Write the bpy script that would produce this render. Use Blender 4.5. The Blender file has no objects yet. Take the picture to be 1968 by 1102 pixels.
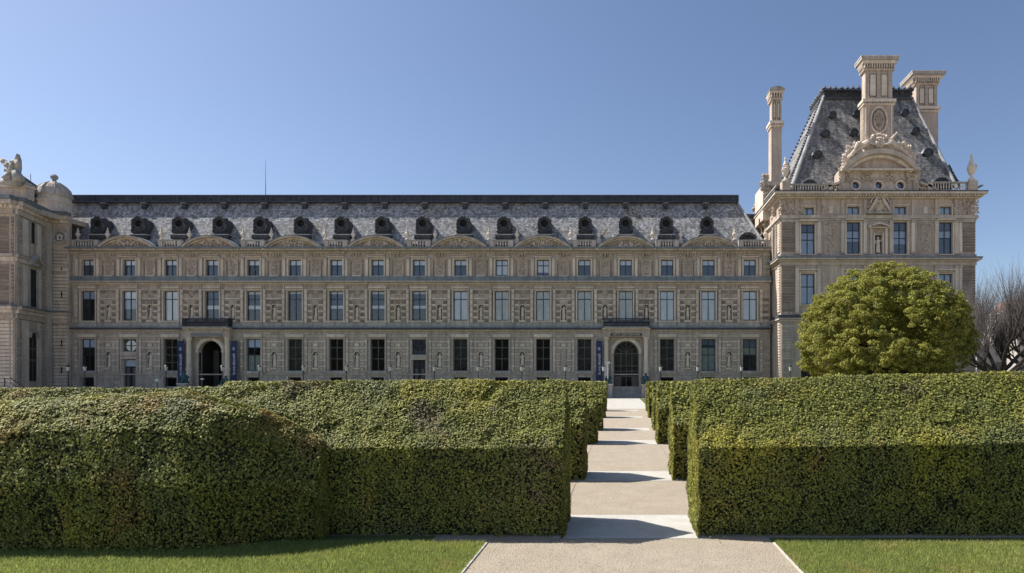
import bpy, math, random
import numpy as np
from mathutils import Vector, Matrix, noise
random.seed(7); rng = np.random.default_rng(7)
R = math.radians
sc = bpy.context.scene
C = sc.collection

# ------------------------------------------------------------------ camera, sky, sun, exposure
F, VX, HY, EYE = 1155.0, 1192.0, 731.0, 2.2        # focal length, vanishing column, horizon row (photo pixels), eye height (m)
cam_d = bpy.data.cameras.new('camera'); cam = bpy.data.objects.new('camera', cam_d); C.objects.link(cam)
cam.location = (0, 0, EYE); cam.rotation_euler = (R(90), 0, 0)
cam_d.sensor_width = 36; cam_d.lens = 36 * F / 1968
cam_d.shift_x = -(VX - 984) / 1968; cam_d.shift_y = (HY - 551) / 1968
cam_d.clip_start = 0.1; cam_d.clip_end = 4000
sc.camera = cam

SUN = Vector((-0.84, 0.17, 1.0)).normalized()      # towards the sun: from the left, a little behind the palace
elev = math.asin(SUN.z); azim = math.atan2(SUN.x, SUN.y)
w = bpy.data.worlds.new('World'); sc.world = w; w.use_nodes = True
nt = w.node_tree; bg = nt.nodes['Background']
sky = nt.nodes.new('ShaderNodeTexSky'); sky.sky_type = 'NISHITA'; sky.sun_disc = False
sky.sun_elevation = elev; sky.sun_rotation = azim
sky.air_density = 1.0; sky.dust_density = 0.8; sky.ozone_density = 3.2; sky.altitude = 50
tn = nt.nodes.new('ShaderNodeMix'); tn.data_type = 'RGBA'; tn.blend_type = 'MULTIPLY'; tn.inputs[0].default_value = 1; tn.inputs[7].default_value = (1.07, 1.0, 1.0, 1)
nt.links.new(sky.outputs[0], tn.inputs[6]); nt.links.new(tn.outputs[2], bg.inputs[0]); bg.inputs[1].default_value = 0.092
sl = bpy.data.lights.new('sun', 'SUN'); sl.energy = 5.0; sl.angle = R(0.5); sl.color = (1.0, 0.96, 0.89)
so = bpy.data.objects.new('sun', sl); C.objects.link(so); so.location = (-40, 10, 60)
so.rotation_euler = SUN.to_track_quat('Z', 'Y').to_euler()
sc.view_settings.view_transform = 'Standard'; sc.view_settings.look = 'None'
sc.view_settings.exposure = 0.60; sc.view_settings.gamma = 1.0
sc.cycles.max_bounces = 5; sc.cycles.transparent_max_bounces = 8

# ------------------------------------------------------------------ materials
def lin(c): return tuple(x for x in c) + (1,)
def mat(name, a, b=None, scale=1.0, rough=0.85, bump=0.0, bscale=20.0, island=0.0, streak=0.0, metal=0.0, spec=0.3,
        spots=None, stretch=(1, 1, 1), fine=0.0, fscale=60.0, trans=0.0, slates=0.0):
    m = bpy.data.materials.new(name); m.use_nodes = True
    n = m.node_tree.nodes; l = m.node_tree.links; p = n['Principled BSDF']
    p.inputs['Roughness'].default_value = rough; p.inputs['Metallic'].default_value = metal
    p.inputs['Specular IOR Level'].default_value = spec
    tc = n.new('ShaderNodeTexCoord'); mp = n.new('ShaderNodeMapping'); mp.inputs['Scale'].default_value = stretch
    l.new(tc.outputs['Object'], mp.inputs[0])
    b = b or tuple(x * 0.8 for x in a)
    nz = n.new('ShaderNodeTexNoise'); nz.inputs['Scale'].default_value = scale; nz.inputs['Detail'].default_value = 6
    nz.inputs['Roughness'].default_value = 0.65
    l.new(mp.outputs[0], nz.inputs[0])
    cr = n.new('ShaderNodeMapRange'); cr.inputs[1].default_value = 0.35; cr.inputs[2].default_value = 0.65
    l.new(nz.outputs[0], cr.inputs[0])
    mx = n.new('ShaderNodeMix'); mx.data_type = 'RGBA'; mx.inputs[6].default_value = lin(a); mx.inputs[7].default_value = lin(b)
    l.new(cr.outputs[0], mx.inputs[0]); col = mx.outputs[2]
    def mul(colsock, valsock):
        q = n.new('ShaderNodeMix'); q.data_type = 'RGBA'; q.blend_type = 'MULTIPLY'; q.inputs[0].default_value = 1
        l.new(colsock, q.inputs[6]); l.new(valsock, q.inputs[7]); return q.outputs[2]
    def mr(sock, lo, hi, f0=0.0, f1=1.0):
        q = n.new('ShaderNodeMapRange'); l.new(sock, q.inputs[0])
        for i, v in enumerate((f0, f1, lo, hi)): q.inputs[i + 1].default_value = v
        return q.outputs[0]
    for sp in (spots or []):                       # (colour, noise scale, threshold, softness)
        s2 = n.new('ShaderNodeTexNoise'); s2.inputs['Scale'].default_value = sp[1]; s2.inputs['Detail'].default_value = 4
        off = n.new('ShaderNodeMapping'); off.inputs['Location'].default_value = (sp[1] * 7.3, 3.1, 1.7 + sp[2] * 9)
        l.new(tc.outputs['Object'], off.inputs[0]); l.new(off.outputs[0], s2.inputs[0])
        f = mr(s2.outputs[0], 0, 1, sp[2], sp[2] + sp[3])
        q = n.new('ShaderNodeMix'); q.data_type = 'RGBA'; l.new(f, q.inputs[0]); l.new(col, q.inputs[6]); q.inputs[7].default_value = lin(sp[0])
        col = q.outputs[2]
    if streak:
        s3 = n.new('ShaderNodeTexNoise'); s3.inputs['Scale'].default_value = 1.0; s3.inputs['Detail'].default_value = 5
        m3 = n.new('ShaderNodeMapping'); m3.inputs['Scale'].default_value = (2.2, 2.2, 0.22)
        l.new(tc.outputs['Object'], m3.inputs[0]); l.new(m3.outputs[0], s3.inputs[0])
        col = mul(col, mr(s3.outputs[0], 1 - streak, 1 + streak * 0.5, 0.3, 0.7))
    if fine:
        s4 = n.new('ShaderNodeTexNoise'); s4.inputs['Scale'].default_value = fscale; s4.inputs['Detail'].default_value = 3
        l.new(tc.outputs['Object'], s4.inputs[0])
        col = mul(col, mr(s4.outputs[0], 1 - fine, 1 + fine, 0.3, 0.7))
    if slates:
        sx_ = n.new('ShaderNodeSeparateXYZ'); cx_ = n.new('ShaderNodeCombineXYZ'); l.new(tc.outputs['Object'], sx_.inputs[0])
        l.new(sx_.outputs[0], cx_.inputs[0]); l.new(sx_.outputs[2], cx_.inputs[1]); bk = n.new('ShaderNodeTexBrick'); l.new(cx_.outputs[0], bk.inputs['Vector'])
        bk.inputs['Scale'].default_value = 1; bk.inputs['Brick Width'].default_value = 0.30; bk.inputs['Row Height'].default_value = 0.24; bk.inputs['Mortar Size'].default_value = 0.018
        bk.inputs['Color1'].default_value = (1 - slates,) * 3 + (1,); bk.inputs['Color2'].default_value = (1 + slates,) * 3 + (1,); bk.inputs['Mortar'].default_value = (0.35, 0.35, 0.35, 1)
        col = mul(col, bk.outputs[0])
    if island:
        g = n.new('ShaderNodeNewGeometry'); col = mul(col, mr(g.outputs['Random Per Island'], 1 - island, 1 + island))
    l.new(col, p.inputs['Base Color'])
    if bump:
        b1 = n.new('ShaderNodeTexNoise'); b1.inputs['Scale'].default_value = bscale; b1.inputs['Detail'].default_value = 4
        l.new(tc.outputs['Object'], b1.inputs[0])
        bp_ = n.new('ShaderNodeBump'); bp_.inputs['Strength'].default_value = 1.0; bp_.inputs['Distance'].default_value = bump
        l.new(b1.outputs[0], bp_.inputs['Height']); l.new(bp_.outputs[0], p.inputs['Normal'])
    if trans:
        tr = n.new('ShaderNodeBsdfTranslucent'); l.new(col, tr.inputs[0]); ms = n.new('ShaderNodeMixShader')
        ms.inputs[0].default_value = trans; l.new(p.outputs[0], ms.inputs[1]); l.new(tr.outputs[0], ms.inputs[2])
        l.new(ms.outputs[0], n['Material Output'].inputs[0])
    return m
def glass(name, refl, tint=(0.96, 0.98, 1.0), ior=1.45):
    m = bpy.data.materials.new(name); m.use_nodes = True
    n = m.node_tree.nodes; l = m.node_tree.links; n.remove(n['Principled BSDF'])
    t = n.new('ShaderNodeBsdfTransparent'); t.inputs[0].default_value = lin(tint)
    g = n.new('ShaderNodeBsdfGlossy'); g.inputs['Roughness'].default_value = 0.03
    nz = n.new('ShaderNodeTexNoise'); nz.inputs['Scale'].default_value = 0.9
    tc = n.new('ShaderNodeTexCoord'); l.new(tc.outputs['Object'], nz.inputs[0])
    bu = n.new('ShaderNodeBump'); bu.inputs['Distance'].default_value = 0.01; l.new(nz.outputs[0], bu.inputs['Height']); l.new(bu.outputs[0], g.inputs['Normal'])
    fr = n.new('ShaderNodeFresnel'); fr.inputs[0].default_value = ior
    ad = n.new('ShaderNodeMath'); ad.operation = 'ADD'; ad.inputs[1].default_value = refl; l.new(fr.outputs[0], ad.inputs[0])
    ms = n.new('ShaderNodeMixShader'); l.new(ad.outputs[0], ms.inputs[0]); l.new(t.outputs[0], ms.inputs[1]); l.new(g.outputs[0], ms.inputs[2])
    l.new(ms.outputs[0], n['Material Output'].inputs[0]); return m
M = {}
M['wall'] = mat('buff_stone', (0.537, 0.436, 0.354), (0.433, 0.357, 0.295), 0.5, streak=0.28, bump=0.012, bscale=5, fine=0.14, fscale=6)
M['stone'] = mat('dressed_stone', (0.547, 0.451, 0.371), (0.433, 0.363, 0.301), 0.8, island=0.12, streak=0.22, fine=0.14, fscale=5)
M['light'] = mat('pale_stone', (0.689, 0.586, 0.485), (0.581, 0.496, 0.411), 0.8, island=0.08, streak=0.2, fine=0.1, fscale=5)
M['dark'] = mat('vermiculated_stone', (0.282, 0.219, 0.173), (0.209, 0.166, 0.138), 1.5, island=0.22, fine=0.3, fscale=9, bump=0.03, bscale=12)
M['grey'] = mat('weathered_grey_stone', (0.43, 0.40, 0.355), (0.33, 0.31, 0.285), 1.2, island=0.12, streak=0.25, fine=0.15, fscale=4)
M['carve'] = mat('carved_stone', (0.599, 0.493, 0.397), (0.371, 0.311, 0.258), 2.2, island=0.25, fine=0.2, fscale=8)
M['ground_wall'] = mat('grey_ashlar', (0.485, 0.418, 0.350), (0.393, 0.338, 0.288), 0.7, streak=0.25, bump=0.012, bscale=5, fine=0.14, fscale=5)
M['block'] = mat('ashlar_block', (0.474, 0.418, 0.354), (0.381, 0.338, 0.293), 1.0, island=0.16, streak=0.2, fine=0.15, fscale=5)
M['zinc'] = mat('zinc_flashing', (0.20, 0.235, 0.25), (0.14, 0.165, 0.18), 0.9, rough=0.6, island=0.08, streak=0.3, stretch=(1, 1, 1), spec=0.4)
M['zinc_dark'] = mat('dark_lead_flashing', (0.075, 0.085, 0.11), (0.05, 0.055, 0.075), 0.9, rough=0.6, streak=0.3)
M['slate'] = mat('weathered_slate', (0.37, 0.368, 0.365), (0.28, 0.28, 0.285), 0.35, rough=0.85, streak=0.35, fine=0.3, fscale=4, slates=0.42, spec=0.25,
                 spots=[((0.34, 0.31, 0.27), 0.22, 0.55, 0.2)])
M['slate2'] = mat('pavilion_slate', (0.31, 0.30, 0.29), (0.20, 0.195, 0.195), 0.3, rough=0.85, streak=0.5, fine=0.3, fscale=4, slates=0.35, spec=0.3)
M['lead'] = mat('black_lead', (0.075, 0.078, 0.085), (0.030, 0.032, 0.038), 2.0, rough=0.6, island=0.3, fine=0.3, fscale=6)
M['cresting'] = mat('blackened_zinc', (0.055, 0.065, 0.085), (0.03, 0.034, 0.045), 1.5, rough=0.6, island=0.5)
M['hip'] = mat('pale_lead', (0.42, 0.42, 0.42), (0.28, 0.28, 0.29), 1.5, rough=0.6, streak=0.3)
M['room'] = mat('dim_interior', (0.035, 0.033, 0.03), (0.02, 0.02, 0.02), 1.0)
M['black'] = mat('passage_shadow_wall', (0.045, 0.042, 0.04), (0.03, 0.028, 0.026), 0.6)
M['wframe'] = mat('painted_window_frame', (0.045, 0.055, 0.075), (0.035, 0.042, 0.06), 2, rough=0.5)
M['wframe2'] = mat('brown_window_frame', (0.12, 0.11, 0.095), (0.09, 0.085, 0.075), 2, rough=0.5)
M['b_white'] = mat('white_blind', (0.86, 0.88, 0.90), (0.76, 0.80, 0.84), 1.2, streak=0.12)
M['b_cream'] = mat('cream_blind', (0.76, 0.76, 0.70), (0.60, 0.62, 0.58), 1.2, streak=0.2)
M['b_blue'] = mat('blue_grey_blind', (0.10, 0.14, 0.20), (0.075, 0.105, 0.15), 0.8)
M['b_slate'] = mat('slate_blind', (0.13, 0.15, 0.19), (0.09, 0.105, 0.14), 1.5)
M['b_pale'] = mat('pale_blue_blind', (0.45, 0.52, 0.62), (0.38, 0.45, 0.56), 0.8)
M['b_green'] = mat('grey_green_blind', (0.26, 0.29, 0.26), (0.19, 0.22, 0.20), 1.0)
M['b_dark'] = mat('dark_curtain', (0.034, 0.031, 0.029), (0.022, 0.021, 0.021), 1.4, fine=0.4, fscale=2.5)
M['g_up'] = glass('window_glass', 0.07)
M['g_low'] = glass('dim_window_glass', 0.0, ior=1.18)
M['iron'] = mat('black_iron', (0.025, 0.028, 0.038), (0.018, 0.02, 0.026), 3, rough=0.5)
M['bluebanner'] = mat('navy_banner_cloth', (0.04, 0.05, 0.12), (0.034, 0.042, 0.10), 1.0)
M['white'] = mat('white_lettering', (0.72, 0.74, 0.78), (0.68, 0.7, 0.74), 1.0)
M['gold'] = mat('pale_gold_lettering', (0.62, 0.58, 0.46), (0.55, 0.5, 0.4), 1.0)
M['plaque'] = mat('dark_marble', (0.10, 0.08, 0.075), (0.07, 0.06, 0.055), 2.0, rough=0.4)
M['plaque2'] = mat('grey_marble', (0.22, 0.215, 0.23), (0.17, 0.17, 0.185), 2.0, rough=0.5)
M['bronze'] = mat('green_bronze', (0.06, 0.13, 0.125), (0.03, 0.07, 0.075), 3.0, rough=0.6, fine=0.3, fscale=7)
M['lampglass'] = mat('lantern_glass', (0.62, 0.63, 0.60), (0.5, 0.5, 0.48), 3.0, rough=0.3)
M['gravel'] = mat('beige_gravel', (0.41, 0.345, 0.262), (0.35, 0.293, 0.222), 2.3, bump=0.02, bscale=70, fine=0.32, fscale=48,
                  spots=[((0.36, 0.30, 0.22), 0.9, 0.55, 0.25)])
M['slab'] = mat('pale_concrete', (0.50, 0.475, 0.43), (0.42, 0.40, 0.36), 2.2, bump=0.002, bscale=60, fine=0.10, fscale=30, spots=[((0.38, 0.35, 0.30), 1.7, 0.56, 0.2)])
M['edge'] = mat('metal_edging', (0.55, 0.52, 0.46), (0.44, 0.41, 0.36), 3.0)
M['soil'] = mat('lawn_soil', (0.11, 0.14, 0.04), (0.07, 0.095, 0.03), 3.0, fine=0.4, fscale=40)
M['bark'] = mat('dark_bark', (0.045, 0.036, 0.030), (0.028, 0.022, 0.02), 4.0, bump=0.02, bscale=18)
M['twig'] = mat('twig_bark', (0.13, 0.11, 0.105), (0.09, 0.08, 0.075), 4.0)
M['blade'] = mat('grass_blade', (0.37, 0.40, 0.115), (0.28, 0.33, 0.095), 0.9, rough=0.6, island=0.4, trans=0.5,
                 spots=[((0.40, 0.38, 0.13), 1.4, 0.56, 0.15)])
M['farwall'] = mat('far_plaster', (0.55, 0.50, 0.44), (0.46, 0.42, 0.37), 0.3, streak=0.1)
M['farbrick'] = mat('far_brick', (0.40, 0.36, 0.33), (0.34, 0.31, 0.28), 0.3)
M['fargrey'] = mat('far_grey_stone', (0.27, 0.255, 0.24), (0.21, 0.2, 0.19), 0.3, streak=0.2)
M['farroof'] = mat('far_tile_roof', (0.33, 0.20, 0.16), (0.27, 0.17, 0.14), 0.5)
M['farpane'] = mat('far_window_shade', (0.07, 0.075, 0.085), (0.05, 0.055, 0.06), 1.0, rough=0.3)
def hedge_mat(name, warm):
    return mat(name, (0.27, 0.262, 0.058), (0.19, 0.20, 0.052), 1.3, rough=0.62, island=0.55, spec=0.25, trans=0.22,
               spots=[((0.39, 0.34, 0.05), 0.85, 0.55, 0.25), ((0.15, 0.17, 0.075), 1.1, 0.54, 0.25), ((0.36, 0.23, 0.07), 1.7, 0.62 - warm, 0.2),
                      ((0.21, 0.17, 0.085), 1.0, 0.60, 0.1)])
M['yew'] = hedge_mat('yew_leaves', 0.0)
M['yew_warm'] = hedge_mat('browning_yew_leaves', 0.09)
M['core'] = mat('hedge_core_shade', (0.022, 0.026, 0.012), (0.014, 0.015, 0.009), 9.0, fine=0.5, fscale=30)  # near-black core: shade between the leaves is put into its colour
M['chestnut'] = mat('chestnut_leaves', (0.33, 0.315, 0.06), (0.24, 0.25, 0.055), 0.8, rough=0.6, island=0.45, spec=0.25, trans=0.4,
                    spots=[((0.24, 0.23, 0.045), 0.5, 0.54, 0.1)])

# ------------------------------------------------------------------ builders
def at(px, py, Y): return Vector(((px - VX) / F * Y, Y, EYE + (HY - py) / F * Y))
def ray_plane(px, py, p0, n):
    d = Vector(((px - VX) / F, 1, (HY - py) / F)); o = Vector((0, 0, EYE))
    return o + d * ((Vector(p0) - o).dot(n) / d.dot(n))
ORG = {}
class Fr:
    def __init__(s, x, y, a=0.0):
        s.x, s.y, s.c, s.s, s.a = x, y, math.cos(a), math.sin(a), a
    def u(s, px):
        r = (px - VX) / F; return (r * s.y - s.x) / (s.c - r * s.s)
    def depth(s, px): return s.y + s.s * s.u(px)
    def z(s, py, px=1192): return EYE + (HY - py) / F * (s.depth(px) if s.s else s.y)
    def w(s, u, d, z): return (s.x + s.c * u + s.s * d, s.y + s.s * u - s.c * d, z)
class MB:
    def __init__(s): s.v = []; s.f = []; s.m = []; s.mats = []; s.cur = 0
    def use(s, m):
        m = M[m] if isinstance(m, str) else m
        if m not in s.mats: s.mats.append(m)
        s.cur = s.mats.index(m); return s
    def face(s, *idx): s.f.append(idx); s.m.append(s.cur)
    def hexa(s, p):
        b = len(s.v); s.v.extend(p)
        for q in ((0, 3, 2, 1), (4, 5, 6, 7), (0, 1, 5, 4), (1, 2, 6, 5), (2, 3, 7, 6), (3, 0, 4, 7)): s.face(*[b + i for i in q])
    def box(s, fr, u0, u1, d0, d1, z0, z1):       # d0 back, d1 front
        s.hexa([fr.w(u0, d1, z0), fr.w(u1, d1, z0), fr.w(u1, d0, z0), fr.w(u0, d0, z0), fr.w(u0, d1, z1), fr.w(u1, d1, z1), fr.w(u1, d0, z1), fr.w(u0, d0, z1)])
    def bp(s, fr, x0, x1, y0, y1, d0, d1):        # photo pixels on the wall: x0<x1, y0 (top) < y1
        xm = (x0 + x1) / 2; s.box(fr, fr.u(x0), fr.u(x1), d0, d1, fr.z(y1, xm), fr.z(y0, xm))
    def strip(s, fr, A, B, d0, d1):               # closed band between two polylines of (u,z)
        for i in range(len(A) - 1):
            a, b, c, d = A[i], A[i + 1], B[i + 1], B[i]
            s.hexa([fr.w(a[0], d1, a[1]), fr.w(b[0], d1, b[1]), fr.w(b[0], d0, b[1]), fr.w(a[0], d0, a[1]),
                    fr.w(d[0], d1, d[1]), fr.w(c[0], d1, c[1]), fr.w(c[0], d0, c[1]), fr.w(d[0], d0, d[1])])
    def arc(s, fr, cu, cz, r0, r1, a0, a1, n, d0, d1, sq=1.0):
        A = []; B = []
        for i in range(n + 1):
            t = a0 + (a1 - a0) * i / n
            A.append((cu + r0 * math.cos(t), cz + r0 * math.sin(t) * sq)); B.append((cu + r1 * math.cos(t), cz + r1 * math.sin(t) * sq))
        s.strip(fr, A, B, d0, d1)
    def spandrel(s, fr, cu, cz, r, ztop, d0, d1, n=14, sq=1.0):
        A = []; B = []
        for i in range(n + 1):
            t = math.pi - math.pi * i / n
            A.append((cu + r * math.cos(t), cz + r * math.sin(t) * sq)); B.append((cu + r * math.cos(t), ztop))
        s.strip(fr, A, B, d0, d1)
    def disc(s, fr, cu, cz, r, d0, d1, n=16, sq=1.0):
        s.arc(fr, cu, cz, 0.001, r, 0, 2 * math.pi, n, d0, d1, sq)
    def lathe(s, x, y, z, prof, n=10, sy=1.0):
        b = len(s.v)
        for r, h in prof:
            for k in range(n):
                t = 2 * math.pi * k / n; s.v.append((x + r * math.cos(t), y + r * math.sin(t) * sy, z + h))
        for i in range(len(prof) - 1):
            for k in range(n):
                s.face(b + i * n + k, b + i * n + (k + 1) % n, b + (i + 1) * n + (k + 1) % n, b + (i + 1) * n + k)
        s.face(*[b + (len(prof) - 1) * n + k for k in range(n)]); s.face(*[b + n - 1 - k for k in range(n)])
    def tube(s, p0, p1, r0, r1, n=6):
        p0 = Vector(p0); p1 = Vector(p1); d = (p1 - p0)
        if d.length < 1e-6: return
        d.normalize(); a = d.orthogonal().normalized(); c = d.cross(a); b = len(s.v)
        for p, r in ((p0, r0), (p1, r1)):
            for k in range(n):
                t = 2 * math.pi * k / n; s.v.append(tuple(p + a * (r * math.cos(t)) + c * (r * math.sin(t))))
        for k in range(n): s.face(b + k, b + (k + 1) % n, b + n + (k + 1) % n, b + n + k)
        s.face(*[b + n - 1 - k for k in range(n)]); s.face(*[b + n + k for k in range(n)])
    def lump(s, p, rx, ry, rz):
        b = len(s.v); x, y, z = p; j = lambda: random.uniform(0.8, 1.2)
        s.v.extend([(x + rx * j(), y, z), (x, y + ry, z), (x - rx * j(), y, z), (x, y - ry * j(), z), (x, y, z + rz * j()), (x, y, z - rz * j())])
        for q in ((0, 1, 4), (1, 2, 4), (2, 3, 4), (3, 0, 4), (1, 0, 5), (2, 1, 5), (3, 2, 5), (0, 3, 5)): s.face(*[b + i for i in q])
    def relief(s, fr, cu, cz, hw, hh, n, size, d=0.0, shape=None, depth=None):      # mirrored carving of small rounded lumps
        depth = depth or size * 0.8
        for i in range(n):
            a, b = random.random(), random.uniform(-1, 1)
            if shape and not shape(a, b): continue
            r = size * random.uniform(0.5, 1.25); e = r * random.uniform(0.6, 1.8)
            for sg in (-1, 1): s.lump(fr.w(cu + sg * a * hw, d, cz + b * hh), r, depth * random.uniform(0.6, 1.2), e)
    def quad(s, *p):
        b = len(s.v); s.v.extend([tuple(q) for q in p]); s.face(*range(b, b + len(p)))
    def data(s, name, org=(0, 0, 0), smooth=False):
        me = bpy.data.meshes.new(name)
        o = org; me.from_pydata([(a - o[0], b - o[1], c - o[2]) for a, b, c in s.v], [], s.f)
        for m in s.mats: me.materials.append(m)
        me.polygons.foreach_set('material_index', s.m)
        if smooth: me.polygons.foreach_set('use_smooth', [True] * len(s.f))
        me.update(); return me
    def build(s, name, parent=None, at_=None, smooth=False):
        o = tuple(at_) if at_ else (ORG[parent.name] if parent else (0, 0, 0))
        return link(name, s.data(name, o, smooth), parent, o)
def link(name, data, parent=None, org=(0, 0, 0)):
    ob = bpy.data.objects.new(name, data); C.objects.link(ob); ORG[ob.name] = tuple(org)
    if parent:
        ob.parent = parent; q = ORG[parent.name]; ob.location = [org[i] - q[i] for i in range(3)]
    else: ob.location = org
    return ob
def tag(o, label=None, cat=None, group=None, kind=None):
    for k, v in (('label', label), ('category', cat), ('group', group), ('kind', kind)):
        if v: o[k] = v
    return o
def thing(name, loc, label, cat, group=None):
    return tag(link(name, None, None, tuple(loc)), label, cat, group)
def clone(o, loc, parent=None, rz=None):           # a thing or part with its children
    def rec(src, par):
        c = src.copy(); C.objects.link(c); c.parent = par
        for ch in [x for x in KIDS.get(src.name, [])]:
            k = rec(ch, c); k.location = ch.location
        KIDS[c.name] = [x for x in C.objects if False]
        return c
    c = rec(o, parent); q = ORG[parent.name] if parent else (0, 0, 0)
    c.location = [loc[i] - q[i] for i in range(3)]; ORG[c.name] = tuple(loc)
    if rz is not None: c.rotation_euler[2] = rz
    return c
KIDS = {}
def kid(parent, ch): KIDS.setdefault(parent.name, []).append(ch); return ch
def text(name, body, size, mname, parent, loc, rot, extrude=0.01, sx=1.0):
    cu = bpy.data.curves.new(name, 'FONT'); cu.body = body; cu.size = size; cu.extrude = extrude
    cu.align_x = 'CENTER'; cu.align_y = 'CENTER'; cu.materials.append(M[mname])
    tmp = bpy.data.objects.new('tmp', cu); C.objects.link(tmp); bpy.context.view_layer.update()
    me = bpy.data.meshes.new_from_object(tmp.evaluated_get(bpy.context.evaluated_depsgraph_get())); bpy.data.objects.remove(tmp)
    o = bpy.data.objects.new(name, me); C.objects.link(o); q = ORG[parent.name]
    o.parent = parent; o.location = [loc[i] - q[i] for i in range(3)]; o.rotation_euler = rot; o.scale = (sx, 1, 1); return o
def wall_grid(mb, fr, x0, x1, y0, y1, holes, d0, d1):
    ys = sorted(set([y0, y1] + [h[2] for h in holes] + [h[3] for h in holes])); ys = [y for y in ys if y0 <= y <= y1]
    for a, b in zip(ys, ys[1:]):
        m = (a + b) / 2; cur = x0
        for h in sorted(h for h in holes if h[2] < m < h[3]):
            if h[0] > cur: mb.bp(fr, cur, h[0], a, b, d0, d1)
            cur = h[1]
        mb.bp(fr, cur, x1, a, b, d0, d1)

# ------------------------------------------------------------------ ground
def sheet(name, x0, x1, y0, y1, z, mname, kind='structure', n=1):
    mb = MB().use(mname); mb.quad((x0, y0, z), (x1, y0, z), (x1, y1, z), (x0, y1, z)); return tag(mb.build(name), kind=kind)
sheet('ground', -1500, 1500, -300, 2500, 0, 'gravel')
XL, XR = -1.80, 2.07
hedge_rows = [(8.36, 1.32), (13.15, 1.25), (20.6, 1.3), (26.2, 1.3), (35.0, 1.3), (42.6, 1.3)]
for i, (y, t) in enumerate(hedge_rows):
    sheet('path_slab', -0.92 if i else -0.95, 1.30 if i else 1.20, y - 0.02, y + t + 0.12, 0.004, 'slab')
sheet('lawn', -60, -2.25, 50, 71.0, 0.004, 'soil'); sheet('lawn', 2.3, 60, 50, 71.0, 0.004, 'soil')
sheet('path', -2.25, 2.3, 46, 73.6, 0.006, 'slab')
sheet('lawn', -40, XL, -6, 8.0, 0.004, 'soil'); sheet('lawn', -40, -2.6, 8.0, 8.5, 0.004, 'soil'); sheet('lawn', XR, 40, -6, 8.38, 0.004, 'soil')
fr0 = Fr(0, 0)
for x in (XL, XR):
    mb = MB().use('edge'); mb.hexa([(x - .012, -6, -.05), (x + .012, -6, -.05), (x + .012, 8.1, -.05), (x - .012, 8.1, -.05), (x - .012, -6, .016), (x + .012, -6, .016), (x + .012, 8.1, .016), (x - .012, 8.1, .016)])
    tag(mb.build('lawn_edging'), kind='structure')

def leaves_mesh(name, pts, nrm, size, tilt, mats, core=None, aspect=1.6, tri=False):
    n = len(pts); nrm = nrm / np.linalg.norm(nrm, axis=1)[:, None]; r = rng.normal(size=(n, 3)); nn = nrm + r * tilt; nn /= np.linalg.norm(nn, axis=1)[:, None]
    t = np.cross(nn, rng.normal(size=(n, 3))); t /= np.linalg.norm(t, axis=1)[:, None]; b = np.cross(nn, t)
    sz = (size * rng.uniform(0.6, 1.3, n))[:, None]
    L = t * sz * aspect * 0.5; W = b * sz * 0.5
    if tri: V = np.stack([pts - W, pts + W, pts + L * 2], 1); k = 3
    else: V = np.stack([pts - L, pts + W * 0.9 + nn * sz * 0.12, pts + L, pts - W * 0.9 + nn * sz * 0.12], 1); k = 4
    V = V.reshape(-1, 3); nf = n; cv, cf = core if core else ([], [])
    me = bpy.data.meshes.new(name); nv = len(V) + len(cv)
    me.vertices.add(nv); co = np.concatenate([V, np.array(cv)]) if len(cv) else V
    me.vertices.foreach_set('co', co.astype(np.float32).ravel())
    loops = np.arange(n * k); starts = np.arange(n) * k; tot = np.full(n, k); mi = np.zeros(n, int)
    if len(cf):
        cl = np.array(cf).ravel() + len(V); loops = np.concatenate([loops, cl]); m = len(cf)
        starts = np.concatenate([starts, n * k + np.arange(m) * 4]); tot = np.concatenate([tot, np.full(m, 4)]); mi = np.concatenate([mi, np.ones(m, int)])
    me.loops.add(len(loops)); me.loops.foreach_set('vertex_index', loops.astype(np.int32))
    me.polygons.add(len(starts)); me.polygons.foreach_set('loop_start', starts.astype(np.int32))
    me.polygons.foreach_set('material_index', mi.astype(np.int32))
    for m_ in mats: me.materials.append(M[m_])
    me.update(calc_edges=True); return me

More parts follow.
